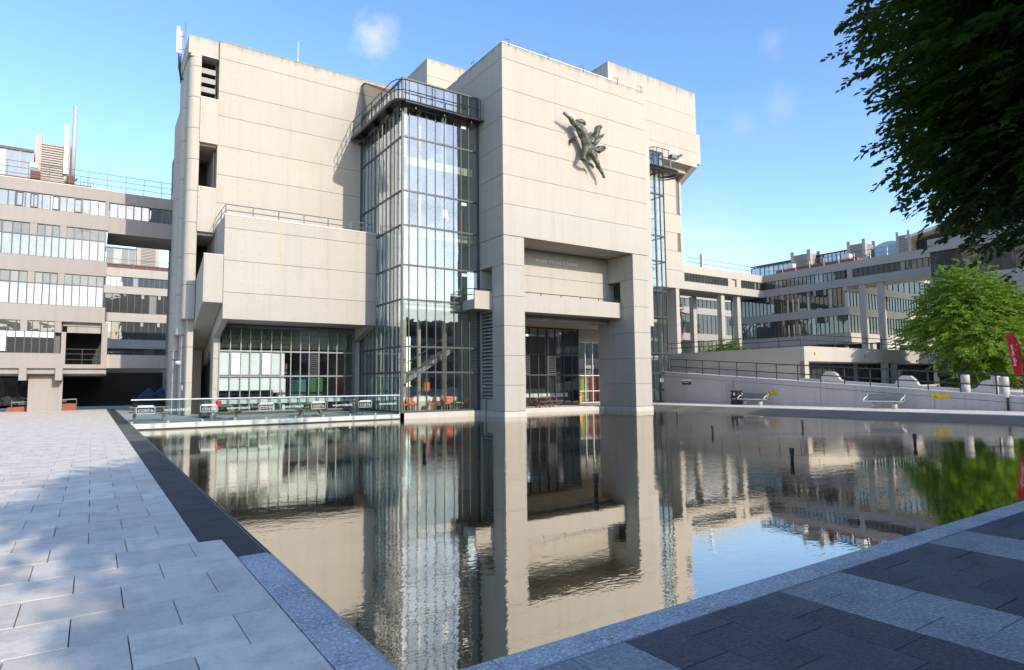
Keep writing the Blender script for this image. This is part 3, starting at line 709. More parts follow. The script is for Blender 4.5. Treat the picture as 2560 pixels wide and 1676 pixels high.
# --- roof blocks behind
rb = MB().box(24.6,33,50.15,60.9,23.5,31.6).build('roof_block', 'joint', B); 
lifts(rb, 24.56, 33.1, 50.1, 61, [23.5,26,28,30.05]); lifts(rb, 24.56, 33.1, 50.1, 61, [30.05,31.69], 'concrete_top')
ZU = [25.1,26.72,28.69,30.77,33.5]
ub = MB().box(41.33,54.15,44.05,59.9,25.15,33.4).build('upper_block', 'joint', B)
lifts(ub, 41.28, 54.2, 44.0, 60, ZU[:-1]); lifts(ub, 41.28, 54.2, 44.0, 60, ZU[-2:], 'concrete_top')
piece('end_block', 'concrete', ub, 54.2, 55.15, 44.3, 60, 25.7, 29.05)
for x0, x1 in ((53.4,54.2),):
    MB().prism([(44.0,25.1),(46.2,23.75),(46.2,25.1)], 'X', x0, x1).build('cantilever_bracket', 'concrete', ub)
MB().prism([(44.3,25.1),(46.2,24.6),(46.2,25.1)], 'X', 36, 53.4).build('sloping_soffit', 'concrete_aged', ub)
piece('soffit_beam', 'concrete_aged', ub, 36, 53.4, 44.9, 45.2, 24.5, 25.1); piece('soffit_beam', 'concrete_aged', ub, 48.6, 49.0, 44.3, 46.1, 24.3, 25.1)
ZW = [11.95,13.93,16.04,18.08,20.16,22.18,24.6]
lb = MB().box(33.9,53.5,46.1,58,12.0,24.9).build('lower_block', 'joint', B)
for a, b in zip(ZW, ZW[1:]):
    piece('concrete_panel', 'concrete', lb, 33.95, 52.92, 46.0, 58, a+.017, b-.017); 
    if not (a in (13.93+1, 16.04, 20.16, 22.18)): piece('concrete_panel', 'concrete', lb, 53.38, 53.78, 46.0, 58, a+.017, b-.017); piece('concrete_panel', 'concrete', lb, 52.92, 53.38, 46.0, 58, a+.017, b-.017)
    else: piece('concrete_panel', 'concrete', lb, 53.45, 53.78, 46.0, 58, a+.017, b-.017); piece('window_slot', 'dark_inside', lb, 52.92, 53.45, 46.4, 58, a, b)
fw = MB().box(52.5,52.93,46.03,56,3.0,11.95).build('fin_wall', 'joint', lb); lifts(lb, 52.45, 52.96, 46.0, 56, [2.6,4.2,6.1,8.0,10.0,11.95])
# --- slim lift tower
SX = [39.0,40.13,40.48,41.14,41.8,42.32]; SZ = [.05,1.08,2.54,4.29,7.48,9.79,12.46,14.75,18.54,20.9,22.45]
sf = MB(); SY = 38.2
for x in SX: sf.box(x-.035, x+.035, SY-.04, SY+.06, 0, 22.5); sf.box(x-.03, x+.03, 41.5, 41.6, 0, 22.5)
for z_ in SZ: sf.box(39, 42.32, SY-.06, SY+.07, z_-.06, z_+.06); sf.box(42.26, 42.38, SY, 41.6, z_-.06, z_+.06)
for y in (39.2,40.4,41.55): sf.box(42.28, 42.36, y-.035, y+.035, 0, 22.5)
sfo = sf.build('lift_tower_frame', 'dark_frame', B)
for c, d in zip(SZ, SZ[1:]):
    for a, b in zip(SX, SX[1:]): piece('lift_glass_pane', 'glass_clear', sfo, a+.035, b-.035, SY, SY+.015, c+.06, d-.06)
    for a, b in zip((38.2,39.2,40.4),(39.2,40.4,41.55)): piece('lift_side_pane', 'glass_clear', sfo, 42.31, 42.325, a+.03, b-.03, c+.06, d-.06)
for x, y in ((40.6,39.6),(41.3,40.2),(40.2,40.8)): MB().tube([(x,y,0),(x,y,22)], .10, 8).build('lift_guide', 'chrome_white', sfo)
for z_ in (4.1,7.4,12.3,17.0): piece('lift_landing', 'cream_inside', sfo, 39.2, 42.2, 39.2, 41.4, z_-.35, z_)
for z_ in (9.9,11.0,19.3): piece('lift_brace', 'grey_frame', sfo, 39.2, 42.2, 38.8, 38.86, z_, z_+.1)
piece('lift_roof', 'dark_frame', sfo, 39, 42.34, 38.22, 41.6, 22.45, 22.52)
lg = MB(); arcp = [(39.6,37.1)]+[(42.6+1.0*math.sin(math.pi*k/10), 38.1-1.0*math.cos(math.pi*k/10)) for k in range(11)]
lg.tube([(x,y,20.6) for x,y in arcp], .11, 8).tube([(x,y,20.35) for x,y in arcp], .06, 8).box(39.6,42.6,37.1,38.15,20.58,20.66)
lgo = lg.build('lift_gantry', 'black_metal', B)
for h in (.9, 1.6): MB().tube([(40.0,38.1,20.7+h),(40.0,37.3,20.7+h),(40.4,37.12,20.7+h),(42.0,37.12,20.7+h)], .03, 6).build('gantry_rail', 'black_metal', lgo)
for x in (40.05,40.5,41.2,42.0): MB().tube([(x,37.2,20.6),(x,37.2,22.3)], .03, 6).build('gantry_post', 'black_metal', lgo)
piece('notice', 'white_paint', sfo, 41.1, 41.75, SY-.03, SY-.015, 1.75, 2.1)
piece('base_wall', 'dark_inside', sfo, 42.4, 42.75, 38.1, 38.6, 0, 2.6)

# ================================================================ BUILDINGS ROUND ABOUT
class Fac:      # facade helper: 'Y' faces -Y at plane p, 'X' faces -X at plane p
    def __init__(s, ax, p): s.ax = ax; s.p = p
    def dims(s, a0, a1, d0, d1, z0, z1):
        return (a0, a1, s.p+d0, s.p+d1, z0, z1) if s.ax == 'Y' else (s.p+d0, s.p+d1, a0, a1, z0, z1)
    def piece(s, n, m, par, *d): return piece(n, m, par, *s.dims(*d))
def strip(F, par, edges, z0, z1, gm, fm='dark_frame', dep=.0, split=None, pname='window_strip', skip=()):
    mb = MB(); w = .035
    for x in edges: mb.box(*F.dims(x-w, x+w, dep-.03, dep+.12, z0, z1))
    zs = [z0] + ([split] if split else []) + [z1]
    for z in zs: mb.box(*F.dims(edges[0]-w, edges[-1]+w, dep-.02, dep+.115, z-.04, z+.04))
    o = mb.build(pname, fm, par)
    for i, (a, b) in enumerate(zip(edges, edges[1:])):
        for j, (c, d) in enumerate(zip(zs, zs[1:])):
            if (i, j) in skip: continue
            F.piece('window_pane', gm, o, a+w, b-w, dep+.04, dep+.06, c+.04, d-.04)
    F.piece('room_back', 'dark_inside', o, edges[0]-w, edges[-1]+w, dep+.14, dep+.2, z0, z1)
    return o
def frange(a, b, st):
    n = max(1, round((b-a)/st)); return [a+(b-a)*i/n for i in range(n+1)]
# --- office building on the left, facing the plaza
LB = thing('office_building', 'long concrete office block with four bands of windows on the left beyond the plaza', 'building', (-6, 60, 0))
F = Fac('Y', 58.0)
mulls = [-5.85,-5.25,-4.75,-4.24,-3.8,-3.33,-2.89,-2.44,-2.02,-1.51,-1.02,-.51,.04,.5]
ext = [x for x in frange(-22, -6.4, .55)]
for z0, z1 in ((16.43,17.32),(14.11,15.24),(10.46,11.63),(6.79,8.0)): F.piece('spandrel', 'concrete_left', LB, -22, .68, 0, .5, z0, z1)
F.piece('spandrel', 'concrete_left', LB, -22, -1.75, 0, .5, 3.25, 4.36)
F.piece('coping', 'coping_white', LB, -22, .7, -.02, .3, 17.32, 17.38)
top = frange(-5.6, .45, .52)
strip(F, LB, ext[:-1]+top, 15.24, 16.43, 'left_glass', dep=.12)
for x in (-5.2,-4.3,-2.95,-1.6):
    q = MB()
    for d in ((x,x+.06),(x+.42,x+.48)): q.box(*F.dims(d[0], d[1], .02, .12, 15.3, 16.4))
    for d in ((15.3,15.37),(16.33,16.4)): q.box(*F.dims(x+.06, x+.42, .02, .12, *d))
    q.build('opening_light_frame', 'black_metal', LB)
F.piece('pier', 'concrete_left', LB, .44, .66, .01, .5, 15.24, 16.43)
for (c, d, s, gm) in ((11.63,14.11,13.22,'left_glass'),(8.0,10.46,9.62,'left_glass')):
    strip(F, LB, ext+mulls, c, s, gm, dep=.1, pname='window_band'); strip(F, LB, ext+mulls, s, d, 'upper_glass', dep=.12, pname='upper_window_band')
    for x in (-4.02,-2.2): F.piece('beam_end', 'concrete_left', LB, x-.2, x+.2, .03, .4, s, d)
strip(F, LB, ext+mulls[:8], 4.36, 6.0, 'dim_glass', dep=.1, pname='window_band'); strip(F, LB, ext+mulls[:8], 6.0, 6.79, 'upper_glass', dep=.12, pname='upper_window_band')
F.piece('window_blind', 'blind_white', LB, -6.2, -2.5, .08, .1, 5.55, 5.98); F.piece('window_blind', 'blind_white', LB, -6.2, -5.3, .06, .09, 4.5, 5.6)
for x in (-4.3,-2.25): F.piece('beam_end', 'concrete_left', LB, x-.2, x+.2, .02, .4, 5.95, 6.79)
# corner loggia
F.piece('loggia_post', 'concrete_left', LB, .52, .9, 0, .5, 3.25, 6.79); F.piece('loggia_sill', 'concrete_left', LB, -1.75, .52, .01, .5, 3.25, 3.55)
F.piece('loggia_post', 'concrete_left', LB, -2.02, -1.74, .02, .5, 3.55, 6.0)
F.piece('loggia_back', 'dark_inside', LB, -2, .9, 6, 6.3, 3.3, 6.8); F.piece('loggia_ceiling', 'concrete_aged', LB, -2, .9, .5, 6, 6.5, 6.79); F.piece('loggia_beam', 'concrete_aged', LB, -1.7, .5, .6, .8, 6.0, 6.79)
for h in (.35, .78, 1.15): F.piece('loggia_rail', 'black_metal', LB, -1.8, .52, .1, .14, 3.55+h, 3.59+h)
for x in (-1.75,-.7,.2): F.piece('loggia_post_rail', 'black_metal', LB, x, x+.04, .1, .14, 3.5, 4.75)
# ground storey
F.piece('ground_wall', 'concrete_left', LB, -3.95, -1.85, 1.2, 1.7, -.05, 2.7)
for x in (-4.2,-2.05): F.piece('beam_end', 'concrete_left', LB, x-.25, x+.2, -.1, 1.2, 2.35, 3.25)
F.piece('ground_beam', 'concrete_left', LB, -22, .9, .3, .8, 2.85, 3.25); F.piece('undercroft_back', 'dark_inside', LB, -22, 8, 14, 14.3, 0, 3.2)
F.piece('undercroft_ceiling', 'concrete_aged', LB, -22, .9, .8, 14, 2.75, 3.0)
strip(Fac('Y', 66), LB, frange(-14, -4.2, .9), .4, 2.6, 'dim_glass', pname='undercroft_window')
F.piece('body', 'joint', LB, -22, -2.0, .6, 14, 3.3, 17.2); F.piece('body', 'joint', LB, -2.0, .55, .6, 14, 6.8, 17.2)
# link bridges to the lecture building
F.piece('bridge_parapet', 'concrete_left', LB, .68, 5.62, .01, .4, 16.40, 17.3); F.piece('bridge_parapet', 'concrete_left', LB, .66, 5.62, .02, .4, 13.95, 15.2)
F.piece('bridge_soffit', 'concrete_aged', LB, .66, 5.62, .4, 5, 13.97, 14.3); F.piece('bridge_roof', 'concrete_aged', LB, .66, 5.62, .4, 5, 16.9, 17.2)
strip(F, LB, frange(.72, 5.6, .57), 15.22, 16.40, 'left_glass', dep=.14)
F.piece('footbridge_parapet', 'concrete_left', LB, .92, 5.62, -.05, .25, 3.28, 4.33); F.piece('footbridge_deck', 'concrete_aged', LB, .9, 5.62, .25, 3, 3.28, 3.5)
F.piece('footbridge_rail', 'black_metal', LB, .95, 5.5, .0, .05, 4.52, 4.57)
for k in range(6): F.piece('footbridge_post', 'black_metal', LB, 1.0+k*.88, 1.04+k*.88, 0, .05, 4.3, 4.55)
# roof: railing, louvred vent, glazed penthouse, mast
for h in (.45, .9, 1.35): MB().tube([(-22,58.3,17.35+h),(5.6,58.3,17.35+h)], .025, 6).build('roof_rail', 'steel', LB)
for k in range(11): MB().tube([(-7+k*1.25,58.3,17.3),(-7+k*1.25,58.3,18.7)], .025, 6).build('roof_post', 'steel', LB)
MB().box(-7,-.5,59.0,60.2,17.3,17.75).box(-4.45,-3.85,58.9,59.4,17.75,18.35).box(-2.2,-1.7,58.9,59.4,17.75,18.35).build('roof_kerb', 'roof_brown', LB)
def vent(par, F, a0, a1, d0, d1, z0, z1, n):
    w = (a1-a0)*.17
    for a in (a0, a1-w): F.piece('vent_post', 'concrete_plain', par, a, a+w, d0, d0+w, z0, z1); F.piece('vent_post', 'concrete_plain', par, a, a+w, d1-w, d1, z0, z1)
    F.piece('vent_core', 'dark_inside', par, a0+w*.6, a1-w*.6, d0+w*.6, d1-w*.6, z0, z1-.5)
    st = (z1-z0-1.4)/n
    for k in range(n):
        z = z0+.9+k*st
        F.piece('vent_blade', 'concrete_plain', par, a0+w, a1-w, d0+.05, d0+.4, z, z+st*.62)
        F.piece('vent_blade', 'concrete_plain', par, a0+w*.5, a0+w, d0+w, d1-w, z, z+st*.62)
    F.piece('vent_plinth', 'concrete_plain', par, a0+w, a1-w, d0+.03, d1, z0-.05, z0+.85)
vent(LB, F, -4.25, -2.05, 1.8, 4.0, 17.4, 21.5, 14)
MB().tube([(-1.83,59.7,17.8),(-1.83,59.7,24.3)], .15, 12).build('mast', 'pale_grey', LB, True); MB().box(-2.45,-2.2,59.6,59.75,18.6,22.6).build('aerial', 'steel', LB)
MB().tube([(-2.2,59.6,17.6),(-1.5,59.6,18.4)], .08, 6).tube([(-2.1,59.5,18.3),(-1.4,59.5,17.7)], .06, 6).box(-2.2,-1.4,59.4,59.9,17.6,17.9).build('mast_bracket', 'grey_frame', LB)
strip(Fac('Y', 60.5), LB, frange(-12, -4.4, .85), 17.6, 20.2, 'left_glass', 'grey_frame', pname='penthouse_glazing')
MB().box(-12,-4.4,60.4,64,20.2,20.4).build('penthouse_roof', 'black_metal', LB)
MB().box(-4.45,-4.0,58.7,58.9,18.5,18.9).build('floodlight', 'white_metal', LB)
for k in range(5): MB().tube([(-1.3+.22*k,59.6,17.4),(-1.3+.22*k,59.6,18.6)], .02, 6).build('ladder_bar', 'steel', LB)
# --- far office wing seen under the bridge
FB = thing('office_wing', 'shaded concrete office wing seen beneath the bridge beyond the plaza', 'building', (6, 96, 0))
F2 = Fac('Y', 94.0)
for z0, z1 in ((16.0,17.1),(13.8,14.77),(10.2,11.3),(6.75,7.9)): F2.piece('spandrel', 'concrete', FB, .5, 12, 0, .5, z0, z1)
strip(F2, FB, frange(1.0, 10, .62), 14.77, 16.0, 'left_glass', dep=.15); strip(F2, FB, frange(1.0, 10, .85), 11.3, 13.8, 'far_glass', dep=.15); strip(F2, FB, frange(1.0, 10, .85), 7.9, 10.2, 'far_glass', dep=.15); strip(F2, FB, frange(1.0, 10, 1.2), 4.6, 6.75, 'dim_glass', dep=.15)
F2.piece('body', 'joint', FB, .6, 12, .6, 12, 3.5, 17.0); F2.piece('lower_wall', 'concrete', FB, .5, 12, 0, .5, 3.4, 4.6)
for x in (5.0, 6.9):
    for z in (13.3, 9.7): F2.piece('beam_end', 'concrete', FB, x, x+.3, .02, .4, z-.05, z+.45)
vent(FB, F2, 4.4, 7.0, 2.0, 4.6, 17.2, 21.4, 14)
strip(Fac('Y', 96), FB, frange(1.0, 4.3, .8), 17.4, 20.0, 'far_glass', 'grey_frame', pname='penthouse_glazing'); MB().box(.9,4.4,95.9,99,20.0,20.15).build('penthouse_roof', 'black_metal', FB)
MB().box(1.0,9,94.6,95.4,17.1,17.7).build('roof_kerb', 'roof_brown', FB)
for h in (.6, 1.2): MB().tube([(.6,94.3,17.1+h),(9,94.3,17.1+h)], .03, 6).build('roof_rail', 'steel', FB)
for k in range(6): MB().tube([(1+k*1.5,94.3,17.1),(1+k*1.5,94.3,18.4)], .03, 6).build('roof_post', 'steel', FB)
# undercroft entrance below the footbridge
UB = thing('undercroft_block', 'shaded low entrance block with pale lit windows under the footbridge', 'building', (3, 76, 0))
F3 = Fac('Y', 74.0)
F3.piece('wall', 'dark_inside', UB, -2, 12, .1, 4, 0, 3.4); F3.piece('beam', 'concrete_aged', UB, -2, 7.5, -.1, .1, 2.7, 3.6)
strip(F3, UB, [.05,.55,1.05,1.55,2.05,2.5], .9, 2.35, 'left_glass', dep=-.12); strip(F3, UB, [3.4,3.85,4.3], .9, 2.35, 'left_glass', dep=-.12)
for q in ((5.9,6.6),(7.0,9)): F3.piece('pier', 'concrete', UB, q[0], q[1], -2.5, 0, 0, 3.5)
F3.piece('side_wall', 'concrete', UB, -1.75, -1.2, -1.0, 0, .5, 2.4)
# corner wall of the lecture building behind the bridge
bw = MB().box(5.62,6.1,58.05,66,0,23).build('rear_block', 'joint', B)
for a, b in zip([0,2,4.2,6.4,8.6,10.8,13,15.2,17.4], [2,4.2,6.4,8.6,10.8,13,15.2,17.4,19.6]): piece('concrete_panel', 'concrete', bw, 5.58, 6.1, 58.04, 66, a+.02, b-.02)
# --- right hand: bridge, long block and cross wing
RB = thing('teaching_building', 'long banded concrete teaching building with louvred roof vents right of the lecture building', 'building', (84, 48, 1))
FX = Fac('X', 80.0); FR = Fac('Y', 53.95)
for z0, z1 in ((15.91,16.93),(13.77,14.79)):
    FX.piece('spandrel', 'concrete_pink', RB, 42.0, 54.45, 0, .5, z0, z1); FR.piece('spandrel', 'concrete', RB, 56, 80.0, 0, .5, z0-.03, z1-.03)
for z0, z1 in ((10.16,11.17),(6.6,7.84)): FX.piece('spandrel', 'concrete_pink', RB, 42.0, 60, .02, .5, z0, z1)
e = frange(42.2, 53.9, .58)
strip(FX, RB, e, 14.79, 15.91, 'far_glass', dep=.12); strip(FX, RB, frange(42.2,59.6,.6), 11.17, 13.77, 'far_glass', dep=.15, pname='window_band'); strip(FX, RB, frange(42.2,59.6,.6), 7.84, 10.16, 'far_glass', dep=.15, pname='window_band')
for y in (50.9,53.2,44.8,46.2):
    for z in (13.77, 10.16): FX.piece('beam_end', 'concrete_pink', RB, y, y+.3, .03, .5, z-.75, z)
for y in (50.2,49.4,48.6,47.2,42.1):
    for z0, z1 in ((11.17,13.0),(7.84,9.45)): FX.piece('inner_column', 'cream_inside', RB, y, y+.22, .10, .14, z0, z1)
for y in (45.05,): 
    for z in (12.95,9.35): FX.piece('vent_opening', 'black_metal', RB, y+.1, y+1.1, .05, .1, z, z+.8)
FX.piece('body', 'joint', RB, 42.3, 60, .6, 10, 6.7, 16.8)
# bridge towards the lecture building
strip(FR, RB, frange(63.3, 72.0, .62), 14.82, 15.82, 'far_glass', dep=.1); strip(FR, RB, frange(75.0, 79.8, .45), 14.82, 15.82, 'far_glass', dep=.1)
for a, b in ((56,63.2),(72.1,72.9),(73.95,74.9)): FR.piece('bridge_pier', 'concrete', RB, a, b, .02, .5, 14.76, 15.88)
FR.piece('recess_panel', 'concrete_plain', RB, 72.9, 73.95, .3, .5, 13.8, 15.9); FR.piece('bridge_body', 'concrete_aged', RB, 56, 79.9, .5, 4.5, 13.76, 16.6)
for x, y in ((71.5,54.5),(75.0,54.5),(66.8,58.2),(70.2,58.2)):
    z0 = 5.2
    lifts(RB, x-.36, x+.36, y, y+.7, [2,7.6,10.8,13.75], name='column')
# south end of the block: wing running east below the top-floor bridge
FS = Fac('Y', 42.0)
for z0, z1 in ((13.2,14.1),(10.16,11.17),(6.6,7.84)): FS.piece('spandrel', 'concrete', RB, 80.01, 125, .02, .5, z0, z1)
strip(FS, RB, frange(80.2, 112, .8), 11.17, 13.2, 'far_glass', dep=.12, pname='window_band'); strip(FS, RB, frange(80.2, 112, .8), 7.84, 10.16, 'dim_glass', dep=.12, pname='window_band'); strip(FS, RB, frange(86, 112, 1.6), 14.1, 16.0, 'dim_glass', dep=.12)
FS.piece('body', 'joint', RB, 80.7, 125, .6, 8, 6.7, 16.2); FS.piece('top_spandrel', 'concrete', RB, 86, 125, .02, .5, 16.0, 17.0)
for x in (83.5,88.5,90.5): 
    for z in (12.5,9.4): FS.piece('beam_end', 'concrete', RB, x, x+.4, .03, .4, z, z+.75)
# top-floor bridge to the near block
for z0, z1 in ((15.91,16.93),(13.77,14.79)): FX.piece('bridge_parapet', 'concrete_pink', RB, 29.5, 42.0, .005, .5, z0, z1)
o = strip(FX, RB, frange(30.0, 41.2, .62), 14.79, 15.91, 'far_glass', dep=.12)
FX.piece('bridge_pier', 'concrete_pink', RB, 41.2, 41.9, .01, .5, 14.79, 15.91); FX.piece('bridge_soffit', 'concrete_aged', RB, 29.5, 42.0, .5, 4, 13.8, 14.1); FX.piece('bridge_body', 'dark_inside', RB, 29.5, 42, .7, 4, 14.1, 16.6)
for y in (40.2, 38.0): lifts(RB, 80.1, 80.7, y-.33, y+.33, [1,7.2,10.3,13.77], name='column')
# undercroft and roof
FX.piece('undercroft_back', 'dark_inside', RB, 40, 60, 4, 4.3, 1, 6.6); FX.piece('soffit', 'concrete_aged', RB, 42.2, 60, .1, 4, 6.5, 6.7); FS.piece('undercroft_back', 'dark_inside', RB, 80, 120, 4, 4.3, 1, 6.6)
for y in (43.5,47.5,51.5): MB().tube([(82,y,1),(82,y,6.6)], .3, 12).build('column', 'concrete_plain', RB, True)
lifts(RB, 83, 90, 40.6, 41.9, [1, 6.5], name='stair_wall')
for a, b in ((52.0,49.0),(43.8,41.4),(37.6,36.0)):
    vent(RB, FX, min(a,b), max(a,b), 4.0, 7.0, 16.9, 20.4, 11)
strip(Fac('X', 86), RB, frange(52.2,60,.75), 17, 19.4, 'blue_glass', pname='penthouse_glazing'); strip(Fac('X', 86), RB, frange(44,48.8,.6), 17, 19.7, 'blue_glass', pname='penthouse_glazing')
MB().box(85.9,92,44,60,19.6,19.75).build('penthouse_roof', 'black_metal', RB)
arch = [(41.2,16.9),(41.2,19.2)]+[(41.2-3.4*k/8, 19.2+.7*math.sin(math.pi*.8*k/8+.3)) for k in range(9)]+[(37.8,16.9)]
MB().prism([(y, z) for y, z in arch], 'X', 86, 88).build('arched_penthouse', 'pale_blue', RB)
MB().box(81,83.5,41,52.5,16.93,17.5).build('roof_kerb', 'brick_red', RB)
for y in (50.6,42.6): MB().box(82.2,83,y,y+.9,17.5,18.4).build('roof_plant', 'white_metal', RB)
for h in (.5, 1.1): MB().tube([(80.3,36,16.95+h),(80.3,53.9,16.95+h)], .03, 6).tube([(64,54.2,16.95+h),(80.3,54.2,16.95+h)], .03, 6).build('roof_rail', 'steel', RB)
for k in range(9): MB().tube([(80.3,37+k*2,16.9),(80.3,37+k*2,18.1)], .03, 6).build('roof_post', 'steel', RB)
for k in range(7): MB().tube([(65+k*2.3,54.2,16.9),(65+k*2.3,54.2,18.1)], .03, 6).build('roof_post', 'steel', RB)
MB().tube([(70.5,57,16.9),(70.5,57,19.6)], .28, 10).build('flue', 'steel', RB)
MB().prism([(36.5,19.4),(36.5,19.7),(22,22.2),(22,21.4)], 'X', 84, 100).build('sloping_roof', 'white_metal', RB); MB().box(86,99,22,36,16.9,19.3).build('rooftop_storey', 'dark_inside', RB)
MB().box(92,104,20,30,21,24).build('plant_room', 'concrete_pink', RB)
# --- back wing behind the bridge columns
BW = thing('rear_wing', 'dark glazed wing seen between the tall bridge columns behind the shrubs', 'building', (86, 78, 0))
FW = Fac('Y', 76.0)
for z0, z1 in ((17.0,18.2),(14.2,15.4),(9.3,10.6),(4.0,5.6)): FW.piece('spandrel', 'concrete_pink', BW, 60, 120, 0, .4, z0, z1)
for z0, z1 in ((15.4,17.0),(10.6,14.2),(5.6,9.3)): strip(FW, BW, frange(70, 112, 1.2), z0, z1, 'dim_glass', dep=.15, pname='window_band')
FW.piece('body', 'joint', BW, 60, 120, .5, 8, 0, 17)
# --- dark block behind the green tree
DB = thing('corner_block', 'dark shaded concrete block behind the bright green tree at the right edge', 'building', (75, 15, 0))
FD = Fac('X', 70.0)
for z0, z1 in ((14.6,15.9),(10.7,11.85),(7.1,8.2)): FD.piece('spandrel', 'concrete_pink', DB, -12, 28.4, 0, .5, z0, z1)
for z0, z1 in ((11.85,14.6),(8.2,10.7),(2.0,7.1)): strip(FD, DB, frange(-11.5, 28.2, 1.15), z0, z1, 'dim_glass', dep=.3, pname='window_band')
for y in (17.8, 20.6, 24.5): FD.piece('pier', 'concrete_pink', DB, y, y+.7, .02, .4, 8.9, 10.7)
FD.piece('body', 'dark_inside', DB, -12, 28.3, .6, 12, 1, 15.8); FD.piece('end_face', 'dark_inside', DB, 28.3, 28.4, .5, 12, 2, 14.6)
# --- terrace block above the ramp
TB = thing('terrace_block', 'low concrete terrace block with a sunlit parapet and dark glazing above the ramp', 'building', (56, 34, 1))
tw = MB().box(46.06,46.45,27.8,44,1,4.3).build('terrace_core', 'joint', TB)
lifts(tw, 46.0, 46.5, 27.7, 44, [1.0,3.0,4.45])
lifts(tw, 46.5, 72, 27.7, 28.2, [3.27,4.47])
for i, (a, b) in enumerate(((46.0,46.6),(58.6,59.2),(60.3,60.8))): piece('terrace_pier', 'concrete', tw, a, b, 27.72, 28.1, 1.2, 3.27)
strip(Fac('Y', 29.0), TB, frange(46.7, 71, .8), 1.3, 3.26, 'far_glass', pname='terrace_window')
piece('terrace_soffit', 'concrete_aged', tw, 46.5, 72, 28.2, 29.2, 3.2, 3.3)
for h in (.55, 1.0): MB().tube([(46.6,42,4.45+h),(46.6,28.3,4.45+h),(68,28.3,4.45+h)], .035, 6).build('terrace_rail', 'black_metal', TB)
for k in range(8): MB().tube([(46.6,28.3+k*1.9,4.4),(46.6,28.3+k*1.9,5.5)], .035, 6).build('terrace_post', 'black_metal', TB)
for k in range(7): MB().tube([(49+k*2.6,28.3,4.4),(49+k*2.6,28.3,5.5)], .035, 6).build('terrace_post', 'black_metal', TB)
piece('wall_lamp', 'yellow', tw, 47.4, 47.6, 27.6, 27.7, 3.8, 4.0)
MB().tube([(56.0,27.65,4.2),(54.4,27.2,4.15),(54.4,27.2,3.9)], .04, 6).build('camera_arm', 'white_metal', TB); MB().lathe((54.4,27.2,3.65), [(.05,.3),(.16,.2),(.17,.05),(.08,0)], 12).build('dome_camera', 'grey_frame', TB, True)
td = MB().box(46,110,27,60,-1.2,1.0).box(46,110,-60,27,-1.2,.9).build('terrace', 'slab_light'); struct(td)
# --- shaded building behind the camera, mirrored in the glazing
EB = thing('rear_building', 'long concrete building behind the viewpoint mirrored in the stair tower glass', 'building', (60, -48, 0))
FE = MB()
for z in (3.0,6.6,10.2,13.8): piece('spandrel', 'concrete_pink', EB, -110, 130, -46.5, -46, z, z+1.2)
piece('body', 'dim_glass', EB, -110, 130, -58, -46.6, -1, 14.9)
for k in range(37): piece('column', 'concrete_pink', EB, -106+k*6.4, -105.2+k*6.4, -46.4, -45.8, -1, 3.0)

# ================================================================ THE RAMP
def zr_(y): return 2.56 + (y-37.38)*(2.56-.73)/(37.38-12.69)
rp = MB().prism([(38.6,-1),(38.6,zr_(38.6)),(-6,zr_(-6) if zr_(-6) > -.02 else -.02),(-6,-1)], 'X', 41.85, 46.0)
rp.v = []; rp.f = []
rp.prism([(38.6,-1),(38.6,zr_(38.6)-.06),(2.9,zr_(2.9)-.06),(2.9,-1)], 'X', 41.85, 46.0); rpo = rp.build('ramp', 'slab_light'); struct(rpo)
RW = thing('ramp_wall', 'long pinkish concrete retaining wall of the ramp along the far walkway', 'wall', (41.7, 24, 0))
v = 38.2; ends = [38.2,31.0,24.0,17.0,10.0,4.0]
for a, b in zip(ends, ends[1:]):
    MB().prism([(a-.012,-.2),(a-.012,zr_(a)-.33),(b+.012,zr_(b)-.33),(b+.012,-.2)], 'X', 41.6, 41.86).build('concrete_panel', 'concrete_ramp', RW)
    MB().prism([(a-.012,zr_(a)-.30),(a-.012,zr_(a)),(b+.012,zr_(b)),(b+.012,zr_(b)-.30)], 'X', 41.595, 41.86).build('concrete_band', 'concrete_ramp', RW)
MB().prism([(38.2,-.2),(38.2,zr_(38.2)-.05),(4,zr_(4)-.05),(4,-.2)], 'X', 41.64, 41.84).build('wall_core', 'joint', RW)
MB().prism([(38.2,zr_(38.2)+.003),(38.2,zr_(38.2)+.06),(4,zr_(4)+.06),(4,zr_(4)+.003)], 'X', 41.56, 42.0).build('coping', 'coping_white', RW)
hd = MB().box(41.57,41.594,30.96,31.02,0,1.52).box(41.57,41.594,31.70,31.76,0,1.52).box(41.56,41.594,30.9,31.82,1.52,1.6).build('hatch_frame', 'concrete_plain', RW)
piece('hatch_door', 'concrete_plain', RW, 41.575, 41.594, 31.02, 31.70, 0, 1.52)
RL = thing('ramp_railing', 'black metal railing on posts along the top of the sloping ramp', 'railing', (41.7, 24, 1.5))
for y in [37.38,35.65,34.02,32.36,30.71,28.99,27.32,25.66,23.99,22.35,20.69,19.02,17.34,15.66,13.92,12.25,10.6,8.9]:
    MB().tube([(41.7,y,zr_(y)+.03),(41.7,y,zr_(y)+1.18)], .042, 8).build('post', 'black_metal', RL)
for h in (.55, 1.18): MB().tube([(41.7,37.4,zr_(37.4)+h),(41.7,8.0,zr_(8)+h)], .038, 8).build('rail', 'black_metal', RL)
# low kerb wall with humped ends on the inner side of the ramp
KW = thing('ramp_kerb_wall', 'low pale kerb wall with raised humps beyond the ramp railing', 'wall', (45.5, 22, 1))
prof = []
for y in [27.6-.25*i for i in range(60)]:
    b = zr_(y)+.12
    h = 0
    for c in (25.3, 20.1, 15.4): 
        d = abs(y-c); h = max(h, .62 if d < .38 else max(0, .62-(d-.38)*1.6) if d < .8 else 0)
    prof.append((y, b+h))
MB().prism([(27.6,.3)]+prof+[(prof[-1][0],.3)], 'X', 45.2, 45.5).build('kerb_profile', 'bollard', KW)

